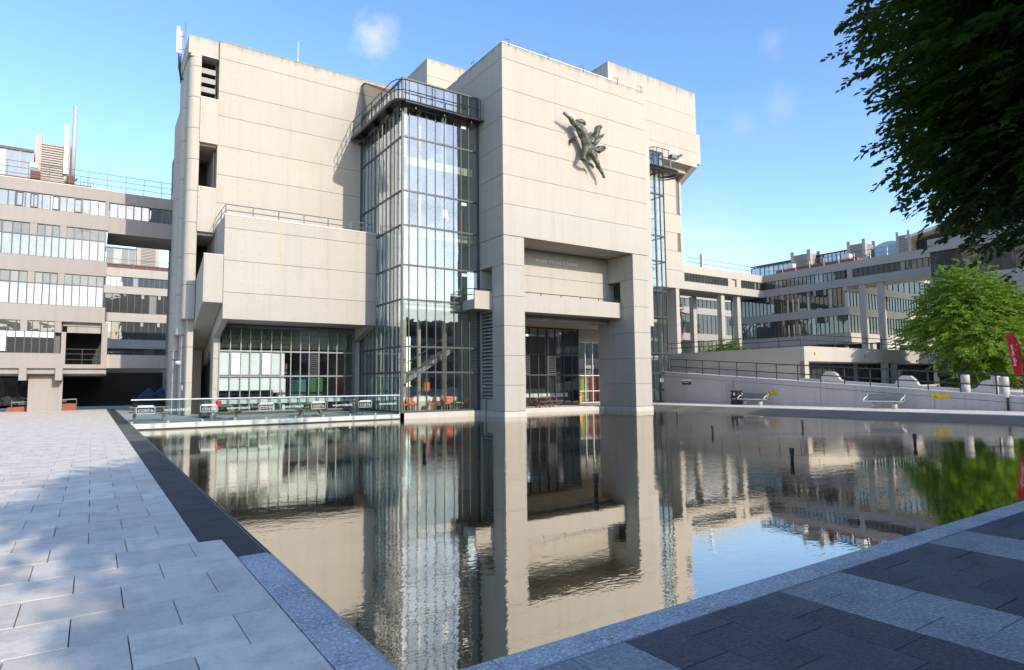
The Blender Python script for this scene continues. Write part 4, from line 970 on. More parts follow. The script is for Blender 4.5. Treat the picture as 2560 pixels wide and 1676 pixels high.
# ================================================================ THINGS ABOUT THE POND
# wall sculpture: a bronze leaping figure in torn drapery
SC = thing('wall_sculpture', 'weathered bronze leaping figure with torn drapery fixed high on the arch wall', 'sculpture', (27.5, 32.2, 18))
def skin(name, m, par, pts, edges, rad, sub=2, disp=.05):
    me = bpy.data.meshes.new(name); me.from_pydata(pts, edges, []); o = bpy.data.objects.new(name, me); COL.objects.link(o)
    md = o.modifiers.new('s', 'SKIN'); md.use_smooth_shade = True
    for v, r in zip(me.skin_vertices[0].data, rad): v.radius = (r, r*.85)
    me.skin_vertices[0].data[0].use_root = True
    sb = o.modifiers.new('u', 'SUBSURF'); sb.levels = sub; sb.render_levels = sub
    bpy.context.view_layer.update()
    nm = bpy.data.meshes.new_from_object(o.evaluated_get(bpy.context.evaluated_depsgraph_get()))
    bpy.data.objects.remove(o); nm.materials.clear(); nm.materials.append(MATS[m])
    for v in nm.vertices:
        v.co += Vector((noise.noise(v.co*3), noise.noise(v.co*3+Vector((9,0,0))), noise.noise(v.co*3+Vector((0,9,0)))))*disp + Vector((noise.noise(v.co*9),0,noise.noise(v.co*9+Vector((4,4,4)))))*disp*.5
    for p in nm.polygons: p.use_smooth = True
    return link(name, nm, par)
Yb = 31.55
P_ = [(27.62,Yb,17.85),(27.35,Yb-.05,18.25),(27.0,Yb-.05,18.8),(26.85,Yb,19.15),(26.38,Yb,19.22),(25.95,Yb-.1,19.45),(25.52,Yb-.15,19.62),(25.4,Yb-.15,19.68),
      (27.35,Yb+.05,17.5),(26.98,Yb-.1,16.85),(27.5,Yb,16.72),(27.95,Yb+.1,16.7),(28.15,Yb+.1,16.45),
      (27.95,Yb,17.45),(28.28,Yb,17.02),(28.62,Yb,16.55),(28.93,Yb,16.15),(28.97,Yb-.1,15.85)]
E_ = [(0,1),(1,2),(2,3),(3,4),(4,5),(5,6),(6,7),(0,8),(8,9),(9,10),(10,11),(11,12),(0,13),(13,14),(14,15),(15,16),(16,17)]
R_ = [.33,.33,.38,.30,.20,.14,.10,.12,.24,.22,.15,.12,.09,.28,.20,.17,.11,.12]
skin('figure', 'bronze', SC, P_, E_, R_)
skin('arm_stump', 'bronze', SC, [(26.55,Yb-.1,19.05),(26.85,Yb-.22,18.8),(27.2,Yb-.25,18.62)], [(0,1),(1,2)], [.17,.15,.1])
skin('head_drape', 'bronze', SC, [(26.5,Yb-.05,19.42),(26.8,Yb,19.48),(27.15,Yb,19.5),(27.4,Yb,19.42),(27.36,Yb,19.25)], [(0,1),(1,2),(2,3),(3,4)], [.08,.15,.17,.12,.07])
skin('drapery', 'bronze', SC, [(27.85,Yb+.05,18.1),(28.2,Yb,18.6),(28.45,Yb-.05,19.1),(28.62,Yb-.1,19.6)], [(0,1),(1,2),(2,3)], [.2,.3,.33,.25], disp=.14)
skin('drapery', 'bronze', SC, [(28.1,Yb+.1,18.1),(28.55,Yb+.05,18.5),(28.85,Yb,18.85),(29.1,Yb,19.0)], [(0,1),(1,2),(2,3)], [.2,.2,.14,.12], disp=.12)
skin('drapery', 'bronze', SC, [(27.8,Yb+.05,17.8),(28.4,Yb+.05,17.75),(28.9,Yb,18.0),(29.2,Yb,18.05)], [(0,1),(1,2),(2,3)], [.3,.32,.24,.12], disp=.13)
skin('drapery', 'bronze', SC, [(28.0,Yb+.05,17.7),(28.35,Yb+.05,17.35),(28.4,Yb,17.2)], [(0,1),(1,2)], [.25,.2,.1], disp=.1)
piece('fixing', 'black_metal', SC, 26.5, 26.7, 31.6, 32.2, 18.15, 18.35); piece('fixing', 'black_metal', SC, 28.0, 28.2, 31.6, 32.2, 18.0, 18.2)
# roof-edge rods on the arch tower and lecture block
def rod(x, y, z, lab, side):
    t = thing('roof_edge_rod', lab, 'rod', (x, y, z), 'thin metal rods along the roof edge of the arch tower')
    MB().tube([(x,y,z-.2),(x,y,z+.32)], .028, 6).build('upright', 'grey_frame', t)
    (MB().tube([(x-.35,y,z+.2),(x+.12,y,z+.2)], .018, 6).tube([(x-.3,y,z+.1),(x-.3,y,z+.36)], .018, 6) if side == 'f' else MB().tube([(x,y-.12,z+.2),(x,y+.35,z+.2)], .018, 6).tube([(x,y+.3,z+.1),(x,y+.3,z+.36)], .018, 6)).build('crossbar', 'grey_frame', t)
for x, l in ((21.62,'nearest the left corner of the front edge'),(24.8,'second from the left corner of the front edge'),(27.89,'in the middle of the front edge above the bronze figure'),(31.13,'fourth from the left corner of the front edge'),(33.55,'at the right end of the front edge')):
    rod(x, 32.19, 23.68, 'metal roof rod ' + l, 'f')
rod(21.05, 35.76, 23.68, 'small metal rod on the shaded side edge of the arch tower roof', 's')
t = thing('lightning_rod', 'thin white lightning rod standing on the roof of the west lecture block', 'rod', (12.19, 47, 23.9)); MB().tube([(12.19,47,23.9),(12.19,47,28.0)], .035, 6, .02).build('rod', 'white_metal', t)
t = thing('roof_dome', 'small white dome peeking over the west block parapet', 'roof vent', (8.4, 46, 23.9)); MB().lathe((8.4,45.2,23.9), [(.35,0),(.35,1.2),(.28,1.4),(.1,1.52)], 14).build('dome', 'white_metal', t, True); MB().box(8.8,9.1,45,45.3,23.9,25.3).build('bracket', 'grey_frame', t)
# mobile-phone aerials at the far corner
an = thing('panel_antenna', 'pale panel aerials with cables clamped to the top left corner of the lecture building', 'antenna', (4.2, 45.5, 24))
for x, y, a, b in ((4.05,46.2,24.3,26.1),(4.2,46.5,24.2,26.0)): MB().box(x-.09,x+.09,y-.05,y+.05,a,b).build('panel', 'white_metal', an)
MB().tube([(4.45,45.9,22.6),(4.45,45.9,26.4)], .05, 8).tube([(4.45,45.9,25.4),(4.0,46.2,25.4)], .03, 6).tube([(4.45,45.9,24.5),(4.0,46.2,24.5)], .03, 6).build('pole', 'steel', an)
for k in range(3): MB().tube([(4.1+.08*k,46.2,24.3),(4.12+.05*k,46.1,23.2),(4.25+.03*k,45.9,22.3),(4.42,45.7,22.4),(4.5,45.9,23.0)], .035, 6).build('cable', 'ink', an)
t = thing('wall_lamp', 'white bulkhead lamp on a bracket below the stair flight', 'lamp', (4.7, 45, 3.3)); MB().lathe((4.5,44.2,3.35), [(.02,-.22),(.2,-.15),(.22,0),(.1,.05)], 14).build('shade', 'white_metal', t, True); MB().tube([(4.1,44.2,3.45),(4.5,44.2,3.42),(4.9,44.3,3.45)], .04, 6).build('bracket', 'ink', t)
t = tag(MB().box(4.56,4.585,42.85,43.0,1.55,1.85).build('fire_notice', 'white_paint'), 'small white and red notice on the duct wall by the cafe', 'sign')
MB().box(4.55,4.56,42.85,43.0,1.55,1.68).build('red_band', 'red_paint', t)
# railing on the roof of the projecting box
br = thing('terrace_railing', 'grey two-rail railing on the roof of the projecting cafe box', 'railing', (10.8, 39.5, 11.9))
for x in (6.22,7.73,9.23,10.76,12.29,13.78,15.25): MB().tube([(x,39.4,11.85),(x,39.4,12.5)], .035, 6).build('post', 'grey_frame', br)
for h in (.25, .6): MB().tube([(6.22,42.3,11.9+h),(6.22,39.4,11.9+h),(15.3,39.4,11.9+h)], .033, 6).build('rail', 'grey_frame', br)
MB().tube([(6.22,41,11.85),(6.22,41,12.5)], .035, 6).build('post', 'grey_frame', br)
# floodlight beside the lift tower
t = thing('floodlight', 'grey floodlight on a post beside the slim lift tower gantry', 'light', (43.0, 38, 20.6)); MB().tube([(43.0,37.9,20.6),(43.0,37.9,22.0)], .05, 6).build('post', 'grey_frame', t); MB().box(42.8,43.7,37.5,38.0,22.0,22.3).tube([(43.6,37.5,22.2),(43.9,37.3,22.35)], .12, 6).build('lamp_head', 'grey_frame', t)
# rust streaks under the railing foot and on walls
m_, t_, p_, o_ = mat('rust_stain')
n_ = noise_(t_, wpos(t_), 3, 5); setc(t_, p_, mixc(t_, n_, (.47,.36,.18), (.46,.40,.31))); p_.inputs['Roughness'].default_value = .9
def stain(name, pts, axis, p, w, par):
    mb = MB(); n = len(pts)
    for (a0, z0, w0), (a1, z1, w1) in zip(pts, pts[1:]):
        f = (lambda a, z: (a, p, z)) if axis == 'Y' else (lambda a, z: (p, a, z))
        mb.quad(f(a0-w*w0, z0), f(a0+w*w0, z0), f(a1+w*w1, z1), f(a1-w*w1, z1))
    mb.build(name, 'rust_stain', par)
stain('rust_streak', [(9.3,11.76,.5),(9.33,11.0,1.0),(9.27,10.3,.8),(9.38,9.6,.9),(9.44,9.0,.6),(9.48,8.4,.1)], 'Y', 39.276, .06, cb)
stain('rust_streak', [(.98,4.3,1.0),(.99,3.3,1.1)], 'Y', 57.946, .09, LB); stain('rust_streak', [(4.7,4.3,.8),(4.72,3.3,.9)], 'Y', 57.946, .07, LB)
stain('rust_streak', [(31.1,4.35,.8),(31.1,3.1,.6),(31.12,2.2,.2)], 'X', 45.994, .06, TB)
# cafe balustrade of clear glass with white lettering
gb = thing('glass_balustrade', 'clear glass balustrade with white cafe lettering along the pond edge of the cafe deck', 'balustrade', (8.5, 35.2, 0))
gxs = [1.66+k*1.532 for k in range(10)]
for a, b in zip(gxs, gxs[1:]): piece('glass_panel', 'glass_rail', gb, a+.01, b-.01, 35.19, 35.21, -.02, 1.13)
MB().tube([(1.6,35.2,1.15),(15.46,35.2,1.13)], .028, 8).build('top_rail', 'chrome_white', gb)
for x in gxs: piece('clamp', 'steel', gb, x-.05, x+.05, 35.17, 35.23, -.01, .12)
def logo(x0, x1):
    w = x1-x0; yc = 35.18; z0, z1 = .47, .83
    o = MB(); n = []
    def rr(a, b, c, d, r, k=5):
        return [(cx+r*math.cos(t), cz+r*math.sin(t)) for cx, cz, s in ((b-r,c+r,-90),(b-r,d-r,0),(a+r,d-r,90),(a+r,c+r,180)) for t in [R(s+90*i/k) for i in range(k+1)]]
    po, pi = rr(x0, x1, z0, z1, .08), rr(x0+.018, x1-.018, z0+.018, z1-.018, .066)
    for i in range(len(po)):
        j = (i+1) % len(po)
        o.quad((po[i][0],yc,po[i][1]),(po[j][0],yc,po[j][1]),(pi[j][0],yc,pi[j][1]),(pi[i][0],yc,pi[i][1]))
    o.build('logo_outline', 'glass_print', gb)
    MB().prism(rr(x0+.08*w, x1-.08*w, z1-.05, z1+.05, .04), 'Y', yc-.002, yc).build('logo_strip', 'glass_print', gb)
    text('PROUD TO SERVE', .062, 'grey_frame', at((x0+x1)/2, yc-.004, z1-.022, FRONT), gb, 'logo_small_print', .001, 'CENTER')
    text('COSTA', .2, 'glass_print', at((x0+x1)/2, yc-.002, z0+.08, FRONT), gb, 'logo_lettering', .002, 'CENTER')
for x0, x1 in ((1.82,2.62),(4.6,5.4),(7.4,8.2),(10.17,10.97),(12.88,13.68)): logo(x0, x1)
for x in (3.03,5.84,8.6,11.36,14.1):
    text('waterside', .22, 'glass_print', at(x, 35.18, .58, FRONT), gb, 'cafe_lettering', .0015)
    text('café', .22, 'glass_print', at(x+.80, 35.18, .58, FRONT), gb, 'cafe_lettering', .004)
# picnic tables
def picnic(m):
    t = thing('picnic_table', 'x', 'picnic table', (0, 0, 0), None)
    for k in range(5): piece('top_plank', m, t, -.9, .9, -.36+k*.145, -.23+k*.145, .70, .74)
    for s in (-1, 1):
        for k in range(2): piece('seat_plank', m, t, -.9, .9, s*(.62+k*.14)-.06, s*(.62+k*.14)+.06, .42, .46)
        piece('crossbar', m, t, s*.62-.03, s*.62+.03, -.82, .82, .36, .42); piece('top_batten', m, t, s*.62-.03, s*.62+.03, -.36, .36, .64, .70)
        for q in (-1, 1):
            MB().prism([(q*.18,.70),(q*.28,.70),(q*.70,0),(q*.58,0)], 'X', s*.66-.03, s*.66+.03).build('leg', m, t)
    return t
GP = 'picnic tables on the cafe deck and under the arch'
p0 = picnic('wood_grey'); p1 = None
spots = [((3.45,38.6),90,'grey wooden picnic table at the left end of the cafe deck'),((6.0,37.3),8,'grey wooden picnic table with a red box on it on the cafe deck'),((10.1,36.95),4,'grey wooden picnic table on the cafe deck nearest the folding board')]
spots = [((2.55,37.9),0,spots[0][2]),((6.0,36.6),78,spots[1][2]),((10.6,36.7),80,spots[2][2])]
for i, ((x, y), a, l) in enumerate(spots):
    o = p0 if i == 0 else copytree(p0)
    o.location = (x, y, .002); o.rotation_euler = (0, 0, R(a)); tag(o, l, 'picnic table', GP)
q0 = picnic('wood_brown')
for i, ((x, y), a, l) in enumerate((((29.0,38.2),30,'brown wooden picnic table under the arch left of the orange bin'),((27.0,36.9),20,'brown wooden picnic table under the arch against the left pier'))):
    o = q0 if i == 0 else copytree(q0)
    o.location = (x, y, .002); o.rotation_euler = (0, 0, R(a)); tag(o, l, 'picnic table', GP)
tag(MB().box(5.55,5.8,36.5,36.8,.745,1.0).build('red_box', 'red_cloth', None, False, .02), 'small red box left on a grey picnic table', 'box')
# litter bins
def bin_(name, lab, x, y, r, h, m, dark='ink'):
    t = thing(name, lab, 'bin', (x, y, 0))
    MB().lathe((x,y,0), [(r*.96,0),(r,.05),(r,h*.72),(r*.98,h*.74)], 18).build('body', m, t, True)
    MB().lathe((x,y,0), [(r*.8,h*.74),(r*.8,h*.86)], 18).build('mouth', dark, t, True)
    for k in range(4):
        a = k*math.pi/2+.4; MB().box(x+r*.85*math.cos(a)-.05, x+r*.85*math.cos(a)+.05, y+r*.85*math.sin(a)-.05, y+r*.85*math.sin(a)+.05, h*.74, h*.87).build('lid_support', m, t)
    MB().lathe((x,y,0), [(r,h*.86),(r*1.02,h*.9),(r*.9,h*.97),(r*.5,h)], 18).build('lid', m, t, True)
    MB().lathe((x,y,0), [(r*1.01,h*.5),(r*1.015,h*.52)], 18).build('band', dark, t, True)
bin_('litter_bin', 'orange round litter bin standing under the arch by the glazing', 34.3, 41.0, .27, .92, 'orange_bin')
bin_('litter_bin', 'dark litter bin on the cafe deck beside the left cafe pier', 5.35, 39.2, .3, 1.0, 'dark_frame')
bin_('litter_bin', 'dark litter bin on the cafe deck near the folding board', 13.8, 38.6, .26, .95, 'dark_frame')
t = thing('litter_bin', 'square black litter bin with a white sticker next to the bench by the ramp wall', 'bin', (40.8, 30.2, 0))
MB().prism([(40.45,29.85),(41.05,29.85),(41.05,30.45),(40.45,30.45)], 'Z', 0, .78).build('body', 'black_metal', t, False, .03); MB().box(40.5,41.0,29.9,30.4,.78,.95).build('mouth', 'ink', t); MB().box(40.43,41.07,29.83,30.47,.95,1.08).build('lid', 'black_metal', t, False, .04); piece('sticker', 'white_paint', t, 40.44, 40.449, 30.05, 30.2, .7, .9); piece('stripe', 'white_metal', t, 40.44, 40.449, 29.95, 30.35, .42, .45)
# benches
def bench(lab, yc):
    t = thing('bench', lab, 'bench', (40.55, yc, 0), 'mesh benches along the ramp wall')
    w = 1.1
    for k in range(6): piece('seat_slat', 'grey_frame', t, 40.25+k*.075, 40.31+k*.075, yc-w, yc+w, .43, .46)
    for k in range(5): piece('back_slat', 'grey_frame', t, 40.72+k*.018, 40.745+k*.018, yc-w+.05, yc+w-.05, .50+k*.078, .562+k*.078)
    for s in (-1, 1):
        y = yc+s*w
        MB().tube([(40.75,y,.86),(40.68,y,.45),(40.22,y,.43),(40.2,y,.5)]+[(40.2+.42*(k/6), y, .5+.2*math.sin(math.pi/2*k/6)) for k in range(1,7)], .028, 8).build('arm_loop', 'chrome_white', t, True)
        MB().lathe((40.48, yc+s*.62, 0), [(.15,0),(.14,.25),(.12,.33)], 14).build('pedestal', 'bollard', t, True)
        MB().tube([(40.48,yc+s*.62,.3),(40.48,yc+s*.62,.43)], .05, 8).build('leg', 'grey_frame', t)
    MB().tube([(40.22,yc-w,.44),(40.22,yc+w,.44)], .025, 8).build('front_rail', 'chrome_white', t)
bench('steel bench with white loop arms between the black bin and the yellow sign', 28.55); bench('steel bench with loop arms at the right below the ramp, beside the second yellow sign', 19.35)
t = thing('bench', 'end of a bench with white loop arms at the far left edge of the plaza', 'bench', (-5.2, 47.5, 0), 'mesh benches along the ramp wall'); del t['group']
for k in range(5): piece('seat_slat', 'steel', t, -6.6, -4.75, 47.2+k*.09, 47.27+k*.09, .43, .46)
for x in (-4.7,-6.6): MB().tube([(x,47.0,.43)]+[(x,47.0+.6*k/6,.43+.35*math.sin(math.pi/2*k/6)) for k in range(7)], .035, 8).build('arm_loop', 'chrome_white', t, True)
for x in (-5.1,-6.2): MB().lathe((x,47.4,0), [(.14,0),(.13,.43)], 12).build('pedestal', 'bollard', t, True)
# yellow warning signs, green sign, notices
def warn(lab, y0, y1, z0, z1):
    t = thing('warning_sign', lab, 'sign', (41.57, (y0+y1)/2, (z0+z1)/2), 'yellow warning signs on the ramp wall')
    piece('plate', 'yellow', t, 41.575, 41.593, y0, y1, z0, z1); w = y1-y0; h = z1-z0
    a = y1-.08*w; b = y1-.34*w; c = (a+b)/2; zt, zb = z1-.2*h, z0+.22*h; X = 41.571
    for (p, q) in (((a,zb),(c,zt)),((c,zt),(b,zb)),((b,zb),(a,zb))): MB().tube([(X,p[0],p[1]),(X,q[0],q[1])], .012, 4).build('triangle_edge', 'brown_ink', t)
    piece('exclamation_bar', 'brown_ink', t, 41.566, 41.574, c-.012, c+.012, zb+.09, zt-.06); piece('exclamation_dot', 'brown_ink', t, 41.566, 41.574, c-.012, c+.012, zb+.03, zb+.06)
    text('DANGER', .085, 'brown_ink', at(41.572, y0+.62*w, z1-.22*h, WEST), t, 'lettering', .001)
    for k, (ww, zz_) in enumerate(((.40,.42),(.50,.2))):
        yy_ = y0+.62*w
        for j in range(5): piece('small_print', 'brown_ink', t, 41.570, 41.5745, y0+.08*w+j*ww*w/5, y0+.08*w+(j+.78)*ww*w/5, z0+zz_*h-.014, z0+zz_*h+.014)
warn('yellow danger sign on the ramp wall beside the steel bench', 27.2, 28.1, .75, 1.05); warn('yellow danger sign on the ramp wall further right, below the bollards', 16.19, 17.13, .58, .91)
t = thing('direction_sign', 'small dark green sign with a white top strip on the ramp wall', 'sign', (41.57, 35.6, 1.75)); piece('plate', 'green_sign', t, 41.55, 41.594, 35.15, 36.1, 1.53, 1.80); piece('top_strip', 'white_paint', t, 41.53, 41.594, 35.13, 36.12, 1.80, 1.97); piece('emblem', 'teal_panel', t, 41.545, 41.55, 35.95, 36.05, 1.6, 1.75); piece('word_bar', 'white_paint', t, 41.545, 41.55, 35.35, 35.9, 1.68, 1.72)
t = thing('drain_pipe', 'short vertical grey pipe against the ramp wall at the right', 'pipe', (41.55, 13.2, 0)); MB().tube([(41.52,13.4,0),(41.52,13.4,.72)], .06, 10).build('pipe', 'nozzle', t, True); MB().lathe((41.52,13.4,.72), [(.09,0),(.09,.16),(.05,.2)], 12).build('cap', 'white_metal', t, True)
# bollards and the feather flag on the ramp
for x, y, l in ((42.6,15.74,'pale concrete bollard on the ramp nearest the yellow sign'),(43.4,14.5,'pale concrete bollard on the ramp in the middle of the three'),(42.4,13.8,'pale concrete bollard on the ramp closest to the red flag')):
    t = thing('bollard', l, 'bollard', (x, y, zr_(y)), 'round concrete bollards on the ramp')
    MB().lathe((x,y,zr_(y)-.08), [(.24,0),(.235,.6)], 18).build('shaft', 'bollard', t, True); MB().lathe((x,y,zr_(y)-.08), [(.235,.615),(.23,1.1),(.2,1.13)], 18).build('top', 'bollard', t, True)
FL = thing('feather_flag', 'red feather flag with white lettering on a pole at the right edge', 'flag', (42.6, 13.15, .8))
zf = zr_(13.1); fx = 42.6; d0 = 12.98
pole = [(fx,d0,zf),(fx,d0,3.3)]+[(fx, d0+.62*(1-math.cos(math.pi/2*k/6))**1.0, 3.3+.98*math.sin(math.pi/2*k/6)) for k in range(1,7)]
MB().tube(pole, .022, 8).build('pole', 'black_metal', FL, True); MB().lathe((fx,d0,zf), [(.42,0),(.4,.06),(.08,.09)], 16).build('base', 'white_metal', FL, True)
fl = MB(); rows_ = 16
def fedge(s):       # s 0 bottom .. 1 top : pole side y and z, free side y
    z = 1.9+(4.27-1.9)*s
    yp = d0 if z < 3.3 else d0+.62*(1-math.sqrt(max(0, 1-((z-3.3)/.98)**2)))
    yf = d0+.36+.30*s
    return z, yp, yf
for k in range(rows_):
    (za, pa, fa), (zb, pb, fb) = fedge(k/rows_), fedge((k+1)/rows_)
    for j in range(5):
        u0, u1 = j/5, (j+1)/5
        def q(p, f, z, u): return (fx+.035*math.sin(u*5+z*2.2), p+(f-p)*u, z+(.10*u if z < 2.0 else 0))
        fl.quad(q(pa,fa,za,u0), q(pa,fa,za,u1), q(pb,fb,zb,u1), q(pb,fb,zb,u0))
flo = fl.build('flag_cloth', 'red_cloth', FL, True); sm = flo.modifiers.new('s', 'SOLIDIFY'); sm.thickness = .004
mw = Matrix.Translation((fx-.055, d0+.20, 2.45)) @ Matrix(((0,0,1,0),(0,1,0,0),(1,0,0,0),(0,0,0,1)))
text('Roger Stevens', .21, 'white_paint', Matrix.Translation((fx-.055, d0+.22, 2.45)) @ Matrix.Rotation(R(-6), 4, 'X') @ Matrix(((0,0,-1,0),(0,1,0,0),(1,0,0,0),(0,0,0,1))), FL, 'lettering', .002)
# fountain nozzles
for x, y, l in ((7.98,9.09,'dark fountain nozzle in the pond nearest the middle foreground'),(8.14,16.78,'dark fountain nozzle in front of the glazed stair tower'),(14.93,9.45,'dark fountain nozzle in the pond right of the arch reflection'),(20.43,16.27,'dark fountain nozzle in the pond in front of the black litter bin'),(21.72,9.51,'dark fountain nozzle in the pond furthest right'),(25.9,15.82,'dark fountain nozzle in the right part of the pond below the bench'),(27.75,24.52,'small fountain nozzle near the foot of the lift tower'),(14.65,24.27,'small fountain nozzle near the left pier of the arch')):
    t = thing('fountain_nozzle', l, 'fountain nozzle', (x, y, W0), 'fountain nozzles standing in the pond')
    MB().lathe((x,y,W0), [(.04,-.3),(.04,.08),(.055,.10)], 12).build('stem', 'nozzle', t, True); MB().lathe((x,y,W0), [(.055,.10),(.032,.13),(.055,.19),(.062,.32),(.05,.34)], 12).build('head', 'nozzle', t, True)
# folding board on the deck
t = thing('folding_board', 'dark folding pavement board on the cafe deck by the stair tower', 'sign board', (13.35, 36.6, 0))
for s in (-1, 1): MB().quad((13.1+.0, 36.6+s*.32, 0),(13.7, 36.6+s*.32, 0),(13.7, 36.6+s*.02, 1.0),(13.1, 36.6+s*.02, 1.0)).build('leaf', 'dark_frame', t).modifiers.new('s', 'SOLIDIFY').thickness = .03
t.rotation_euler = (0, 0, R(70))
# plaza edge: brick planter with rail, blue pyramid rooflight
t = thing('brick_planter', 'low red brick planter wall with a bench rail at the far side of the plaza', 'planter', (-3.2, 61, 0))
pm = MB().prism([(-5.35,0),(-.95,0),(-.95,.52),(-1.5,.55),(-5.25,.32)], 'Y', 60.9, 61.6).build('wall', 'brick_red', t)
for x in (-5.0,-3.2,-.95): MB().tube([(x,60.85,.1),(x,60.85,.9)], .03, 6).build('post', 'grey_frame', t)
MB().prism([(-5.0,.66),(-5.0,.74),(-.95,.92),(-.95,.84)], 'Y', 60.84, 60.9).build('rail', 'grey_frame', t); MB().prism([(-4.6,.5),(-4.6,.62),(-1.6,.82),(-1.6,.66)], 'Y', 60.7, 60.84).build('bench_plank', 'dark_frame', t)
t = thing('rooflight', 'blue glazed pyramid rooflights on a dark base in the shaded undercroft', 'rooflight', (4.6, 66, 0))
MB().box(3.2,6.3,64.5,68,0,.75).build('base', 'dark_inside', t)
for x in (3.4,4.4): MB().quad((x,64.6,.75),(x+1.8,64.6,.75),(x+.9,65.5,1.75)).quad((x+1.8,64.6,.75),(x+1.8,66.4,.75),(x+.9,65.5,1.75)).quad((x,64.6,.75),(x+.9,65.5,1.75),(x,66.4,.75)).quad((x,66.4,.75),(x+.9,65.5,1.75),(x+1.8,66.4,.75)).build('glazed_pyramid', 'blue_glazing', t)
# orange chairs behind the glass of the stair tower
def chair():
    t = thing('orange_chair', 'x', 'chair', (0,0,0))
    MB().box(-.24,.24,-.24,.24,.36,.46).build('seat', 'orange', t, False, .03); MB().prism([(.18,.42),(.26,.42),(.36,.85),(.29,.85)], 'Y', -.24, .24).build('backrest', 'orange', t)
    for x, y in ((-.2,-.2),(.2,-.2),(-.2,.2),(.2,.2)): MB().tube([(x*.9,y*.9,.36),(x*1.1,y*1.1,0)], .018, 6).build('leg', 'cream_inside', t)
    return t
c0 = chair()
for i, (x, y, a, l) in enumerate(((16.35,36.3,180,'nearest the front corner of the stair tower'),(16.85,36.5,90,'second from the front corner, facing the pond'),(18.1,36.4,0,'in the middle beside the small poster'),(19.2,36.4,180,'left of the small round table'),(19.75,36.6,90,'just behind the small round table'),(20.5,36.4,0,'at the right end by the side wall'))):
    o = c0 if i == 0 else copytree(c0)
    o.location = (x, y, .102); o.rotation_euler = (0,0,R(a)); tag(o, 'orange chair behind the stair tower glass, ' + l, 'chair', 'orange chairs behind the stair tower glass')
t = thing('cafe_table', 'small pale table between orange chairs behind the stair tower glass', 'table', (19.9, 36.0, .1)); MB().box(19.6,20.1,35.8,36.3,.55,.6).build('top', 'cream_inside', t); MB().tube([(19.85,36.05,.1),(19.85,36.05,.55)], .03, 8).build('leg', 'steel', t)
tb = thing('tower_counter', 'long white counter band behind the orange chairs in the stair tower', 'counter', (18, 37.6, .1)); piece('band', 'white_paint', tb, 15.75, 20.4, 37.0, 37.1, .66, .93); piece('blue_end', 'teal_panel', tb, 20.4, 20.9, 37.0, 37.1, .66, .93); piece('backboard', 'wood_brown', tb, 15.75, 20.4, 37.12, 37.16, .1, .66); piece('serving_box', 'cream_inside', tb, 17.3, 18.4, 37.02, 37.6, .1, 1.02)
# ================================================================ TREES
def leafcrown(name, m, par, twigs, ls, seed, nl=16, droop=.25, tilt=.5):
    rnd = random.Random(seed); mb = MB()
    for (c, d, ln) in twigs:
        d = d.normalized(); side = d.cross(Vector((0,0,1))).normalized(); up = side.cross(d)
        for k in range(nl):
            u = (k+.5)/nl; s = 1 if k % 2 else -1
            base = c + d*ln*u - Vector((0,0,droop*ln*u*u)) + up*rnd.uniform(-.03,.03)
            ld = (d*rnd.uniform(.3,.9) + side*s*rnd.uniform(.5,1.0) + Vector((0,0,rnd.uniform(-.45,.15)))).normalized()
            lw = ld.cross(Vector((rnd.uniform(-tilt,tilt),rnd.uniform(-tilt,tilt),1))).normalized()
            l = ls*rnd.uniform(.7,1.25); w = l*.27
            a = base; b = base+ld*l*.45+lw*w; e = base+ld*l-Vector((0,0,l*.12)); f = base+ld*l*.45-lw*w
            mb.quad(a, b, e, f)
    me = bpy.data.meshes.new(name); me.from_pydata(mb.v, [], mb.f); me.update(); me.materials.append(MATS[m])
    return link(name, me, par)
def crown_twigs(cx, cy, cz, rx, ry, rz, n, ln, rnd, shell=.45, keep=None, lumps=14, clumps=None):
    # twigs gathered on limbs: lumpy outline with gaps
    cs = []
    for i in range(lumps):
        while True:
            v = Vector((rnd.uniform(-1,1), rnd.uniform(-1,1), rnd.uniform(-1,1)))
            if .35 < v.length < 1: break
        cs.append((v*.78, rnd.uniform(.3,.5)))
    out = []
    if clumps:
        for (x, y, z, r, k) in clumps:
            for i in range(k):
                v = Vector((rnd.gauss(0,1), rnd.gauss(0,1), rnd.gauss(0,.8))).normalized()*r*rnd.random()**.4; v.z *= .75
                out.append((Vector((x,y,z))+v, v+Vector((rnd.uniform(-.4,.4), rnd.uniform(-.4,.4), -.1)), ln*rnd.uniform(.6,1.3)))
        return out
    while len(out) < n:
        c, r = rnd.choice(cs)
        v = Vector((rnd.gauss(0,1), rnd.gauss(0,1), rnd.gauss(0,.75))); v = v.normalized()*r*rnd.random()**.45
        q = c+v
        if q.length > 1.12: continue
        p = Vector((cx+q.x*rx, cy+q.y*ry, cz+q.z*rz))
        if keep and not keep(p, q): continue
        d = Vector((q.x, q.y, q.z*.25 - .02)) + Vector((rnd.uniform(-.5,.5), rnd.uniform(-.5,.5), rnd.uniform(-.25,.2)))
        out.append((p, d, ln*rnd.uniform(.6,1.3)))
    return out
